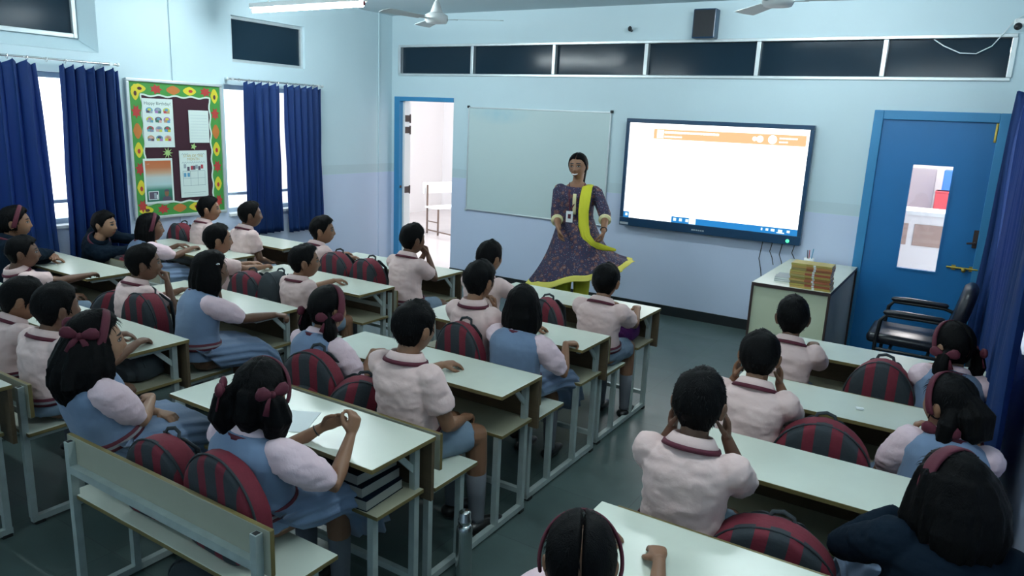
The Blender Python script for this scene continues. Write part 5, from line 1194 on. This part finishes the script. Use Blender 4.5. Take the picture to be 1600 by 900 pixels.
# ------------------------------------------------------------------ the teacher
def teacher():
    Y = -.88; Ht = on_y(905, 238, Y); hk = 1.14; hh = .104*hk; Hc = Ht-Z3*(hh+.012); k = 1.22
    az = math.radians(171); body = math.radians(163)
    Mh = head_matrix(az, -.05, .06); T = lambda p: Hc+Mh @ (V(p)*hk)
    fwd = V((math.sin(body), math.cos(body), 0)); lat = V((math.cos(body), -math.sin(body), 0))     # lat: her right hand side
    N = Hc-Z3*.138+fwd*(-.02); hip = V((N.x+.01, N.y, .86)); Cc = hip.lerp(N, .5)-fwd*.02
    P = lambda t: bez(hip, Cc, N, t)
    TS = [(0, .185, .130), (.18, .172, .122), (.38, .150, .112), (.58, .162, .128), (.72, .175, .128), (.84, .168, .100), (.93, .105, .068), (1, .058, .054)]
    root = thing('person', 'woman teacher in a long dark floral dress with yellow scarf, smiling', 'person', (hip.x, hip.y, 0)); org = root.location
    Sh = {s: P(.83)+lat*(s*.178) for s in (-1, 1)}
    aR, aL = on_y(873, 357, Y-.27), on_y(943, 362, Y-.20)
    J = {}
    for s, Wt, d, n in ((1, aR, V((.22, -.05, -1)), -lat), (-1, aL, V((-.12, -.12, -1)), lat)):
        E_, Wq = ik(Sh[s], Wt, .272, .240, lat*s*.35-fwd*1.0); J[s] = (Sh[s], E_, Wq, d, n)
    bm = newbm(); loft(bm, [(P(t), lat*(rx-.012), fwd*(ry-.012)) for t, rx, ry in TS], 24, p=2.2)
    tube(bm, [P(.9), P(1), Hc+Mh @ V((0, -.018, -.06))*hk], [.056, .050, .050], 16); add_pts(bm, [T(p) for p in head_pts(HD)], HF)
    for s in (-1, 1):
        M3 = Mh @ Matrix.Rotation(s*-.35, 3, 'Z'); ellipsoid(bm, T((s*.0745, -.012, -.006)), (.0095, .019, .030), M3, 12, 10)
        S, E_, Wq, d, n = J[s]
        tube(bm, [S, S.lerp(E_, .4), E_, E_.lerp(Wq, .3), E_.lerp(Wq, .7), Wq], [.050, .046, .037, .037, .029, .023], 14)
        hand(bm, Wq, d, n, s, 1.22, .75 if s < 0 else .45)
        hj = hip+lat*(s*.085)-Z3*.02; an = V((hip.x+s*lat.x*.09, hip.y+s*lat.y*.09, .08)); kn = hj.lerp(an, .5)+fwd*.02
        tube(bm, [hj, kn, an], [.085, .060, .042], 14); tube(bm, [an+V((0, 0, -.04)), an+fwd*.08-Z3*.05, an+fwd*.16-Z3*.058], [.040, .036, .026], 10, flat=.75)
    me = remesh(bm, .0052, 2); a = verts_np(me); loc = ((a-np.array(Hc)) @ np.array(Mh))/hk
    far = (np.abs(loc[:, 0]) > .09) | (np.abs(loc[:, 2]) > .12) | (loc[:, 1] < .02); loc[far] = (0, -.2, 0)
    me.attributes.new('hl', 'FLOAT_VECTOR', 'POINT').data.foreach_set('vector', loc.astype(np.float32).ravel()); mesh_obj('body', me, SKINS[0], root, org, True)
    # smiling teeth
    bm = newbm(); pts = [(x, .098-40*x*x*.45, -.0565+9*x*x) for x in np.linspace(-.023, .023, 9)]
    tube(bm, [T(p) for p in pts], [.003, .0055, .0070, .0078, .008, .0078, .0070, .0055, .003], 8, False, flat=.5); mk('teeth', bm, M_white, root, org, True)
    # ---- dress
    m = mat('floral_print', (.03, .03, .07), .8, bump_s=40, bump_a=.15); nt, b = nodes(m); tc = nt.nodes.new('ShaderNodeTexCoord')
    def vor(scale, feat='F1'):
        v = nt.nodes.new('ShaderNodeTexVoronoi'); v.inputs['Scale'].default_value = scale; v.feature = feat; nt.links.new(tc.outputs['Object'], v.inputs[0]); return v
    v1, v2, v3 = vor(19), vor(42), vor(66)
    c = mix_n(nt, math_n(nt, 'LESS_THAN', v2.outputs['Distance'], .30), (.022, .020, .055), (.075, .022, .045))
    c = mix_n(nt, math_n(nt, 'LESS_THAN', v1.outputs['Distance'], .36), c, (.115, .045, .045))
    c = mix_n(nt, math_n(nt, 'LESS_THAN', v1.outputs['Distance'], .16), c, (.22, .12, .10))
    c = mix_n(nt, math_n(nt, 'LESS_THAN', v3.outputs['Distance'], .17), c, (.42, .40, .44))
    nt.links.new(c, b.inputs['Base Color'])
    bm = newbm(); loft(bm, [(P(t), lat*(rx+.008), fwd*(ry+.008)) for t, rx, ry in TS if t < .9]+[(P(.90), lat*.122, fwd*.080)], 28, p=2.2)
    for s in (-1, 1):
        S, E_, Wq = J[s][:3]; tube(bm, [S, S.lerp(E_, .4), E_, E_.lerp(Wq, .22)], [.060, .061, .057, .055], 16, round_ends=False); ellipsoid(bm, S-lat*s*.012-Z3*.006, (.060,)*3)
    me = remesh(bm, .009, 2); wrinkle(me, .004, 10, 2); mesh_obj('dress_bodice', me, m, root, org, True)
    for s in (-1, 1):
        S, E_, Wq = J[s][:3]; u_ = (Wq-E_).normalized(); q = E_.lerp(Wq, .22); bm = newbm(); tube(bm, [q-u_*.002, q+u_*.022], [.058, .058], 18, False); mk('sleeve_trim', bm, M_cream, root, org, True)
    hl_, hr = on_y(826, 440, Y-.10), on_y(991, 408, Y+.12); hf = on_y(905, 452, Y-.36)
    ctr = (hl_+hr)/2; ax = V((hr.x-hl_.x, hr.y-hl_.y, 0))/2; ay = V((-ax.y, ax.x, 0)).normalized()*.34
    c0 = P(.30)
    def sk(t, th):
        e = t**1.12; q = math.copysign(abs(math.cos(th))**.8, math.cos(th)); w_ = math.copysign(abs(math.sin(th))**.8, math.sin(th))
        cx = c0.lerp(V((ctr.x, ctr.y-.02, 0)), t); f = 1+(.06*t*math.sin(9*th+1.5)+.03*t*math.sin(17*th))*(1-.8*abs(math.cos(th))**4)
        A = (V((1, 0, 0))*.172)*(1-e)+ax*e; B = V((0, .128, 0))*(1-e)+ay*e
        zb = .5*(hl_.z+hr.z)+(hr.z-hl_.z)*.5*q+(-.05 if w_ < 0 else .0)*abs(w_)
        sag = .10*math.sin(math.pi*t)*max(0, q)**2
        return V((cx.x, cx.y, 0))+A*q*f*(1-.12*math.sin(math.pi*t))+B*w_*f+Z3*(c0.z*(1-t)+zb*t-sag+.012*t*math.sin(9*th+3))
    def sheet_bm(t0, t1, nv, off):
        bm = newbm(); n = 120; R_ = [[bm.verts.new(sk(t0+(t1-t0)*j/nv, 2*math.pi*i/n)+(V((math.cos(2*math.pi*i/n), math.sin(2*math.pi*i/n), 0))*off)) for i in range(n)] for j in range(nv+1)]
        for a_, b_ in zip(R_, R_[1:]):
            for i in range(n): bm.faces.new((a_[i], a_[(i+1) % n], b_[(i+1) % n], b_[i]))
        return bm
    o = mk('dress_skirt', sheet_bm(0, .915, 26, 0), m, root, org, True); o.modifiers.new('c', 'SOLIDIFY').thickness = .003
    o = mk('hem_band', sheet_bm(.905, 1.0, 4, .002), mat('yellow_hem', (.60, .54, .10), .8), root, org, True); o.modifiers.new('c', 'SOLIDIFY').thickness = .004
    for s in (-1, 1):
        an = V((hip.x+s*lat.x*.09, hip.y+s*lat.y*.09, .08)); kn = an+Z3*.40
        bm = newbm(); tube(bm, [kn, kn.lerp(an, .5), an-Z3*.01], [.085, .075, .060], 16, False); mk('legging', bm, M_yellow, root, org, True)
        bm = newbm(); tube(bm, [an+V((0, 0, -.066)), an+fwd*.09-Z3*.069, an+fwd*.18-Z3*.069], [.042, .040, .032], 12, flat=.22); mk('sandal', bm, M_cabedge, root, org, True)
    front = lambda t, o=.012: P(t)+fwd*(np.interp(t, [q[0] for q in TS], [q[2] for q in TS])+o)
    bm = newbm(); tube(bm, [front(t) for t in (.78, .70, .62, .54, .46, .40)], .017, 8, False, flat=.25, up=lat); mk('placket', bm, M_cream, root, org, True)
    bm = newbm()
    for s in (-1, 1):
        a0 = P(.93)+lat*s*.075+Z3*.015; tube(bm, [P(.93)+lat*s*.06-fwd*.04+Z3*.02, a0+fwd*.02, front(.80)+lat*(s*.055), front(.62)+lat*(s*.028+.02), front(.46, .028)+lat*(.040)], .006, 6, False, flat=.4, up=lat)
    mk('lanyard', bm, M_maroon, root, org)
    bm = newbm(); q = front(.36, .034)+lat*.040; R_ = Matrix((lat, fwd, Z3)).transposed().to_4x4(); R_.translation = q
    box(bm, (-.032, -.002, -.055), (.032, .002, .050), R=R_); mk('identity_card', bm, M_paper, root, org)
    bm = newbm(); box(bm, (-.014, .0021, -.02), (.014, .0035, .022), R=R_); mk('card_photo', bm, M_maroon, root, org)
    # scarf over her left shoulder, falling to the held skirt
    bm = newbm(); f = fwd
    pts = [P(.70)-lat*.11-f*.135, P(.93)-lat*.105-f*.05, P(.91)-lat*.105+f*.070, P(.74)-lat*.105+f*.155, P(.48)-lat*.095+f*.165, P(.22)-lat*.105+f*.175, P(.02)-lat*.135+f*.185, P(-.10)-lat*.20+f*.19, P(-.16)-lat*.30+f*.16, P(-.20)-lat*.40+f*.11]
    tube(bm, pts, [.034, .040, .046, .048, .046, .046, .042, .034, .026, .014], 40, True, flat=.22, up=lat, mod=lambda kk, t: 1+.10*math.sin(9*t+.2*kk)); mk('scarf', bm, M_yellow, root, org, True)
    # hair pulled back
    bm = newbm(); L = hair_cap(None, 1, .012, 3, .35, True, True); add_pts(bm, [T(p) for p in L], HHF)
    lock(bm, [(0, -.085, .0), (0, -.105, -.04), (0, -.100, -.10), (0, -.095, -.22)], [.035, .038, .030, .014], T, 4, 16)
    mk('hair', bm, M_hair, root, org, True)
    bm = newbm(); q = aL.lerp(J[-1][1], .12); ax_ = (J[-1][2]-J[-1][1]).normalized(); u_ = ax_.orthogonal().normalized(); w_ = ax_.cross(u_)
    tube(bm, [q+u_*.029*math.cos(i*math.pi/8)+w_*.029*math.sin(i*math.pi/8) for i in range(17)], .004, 6, False); mk('watch_strap', bm, M_black, root, org)
teacher()
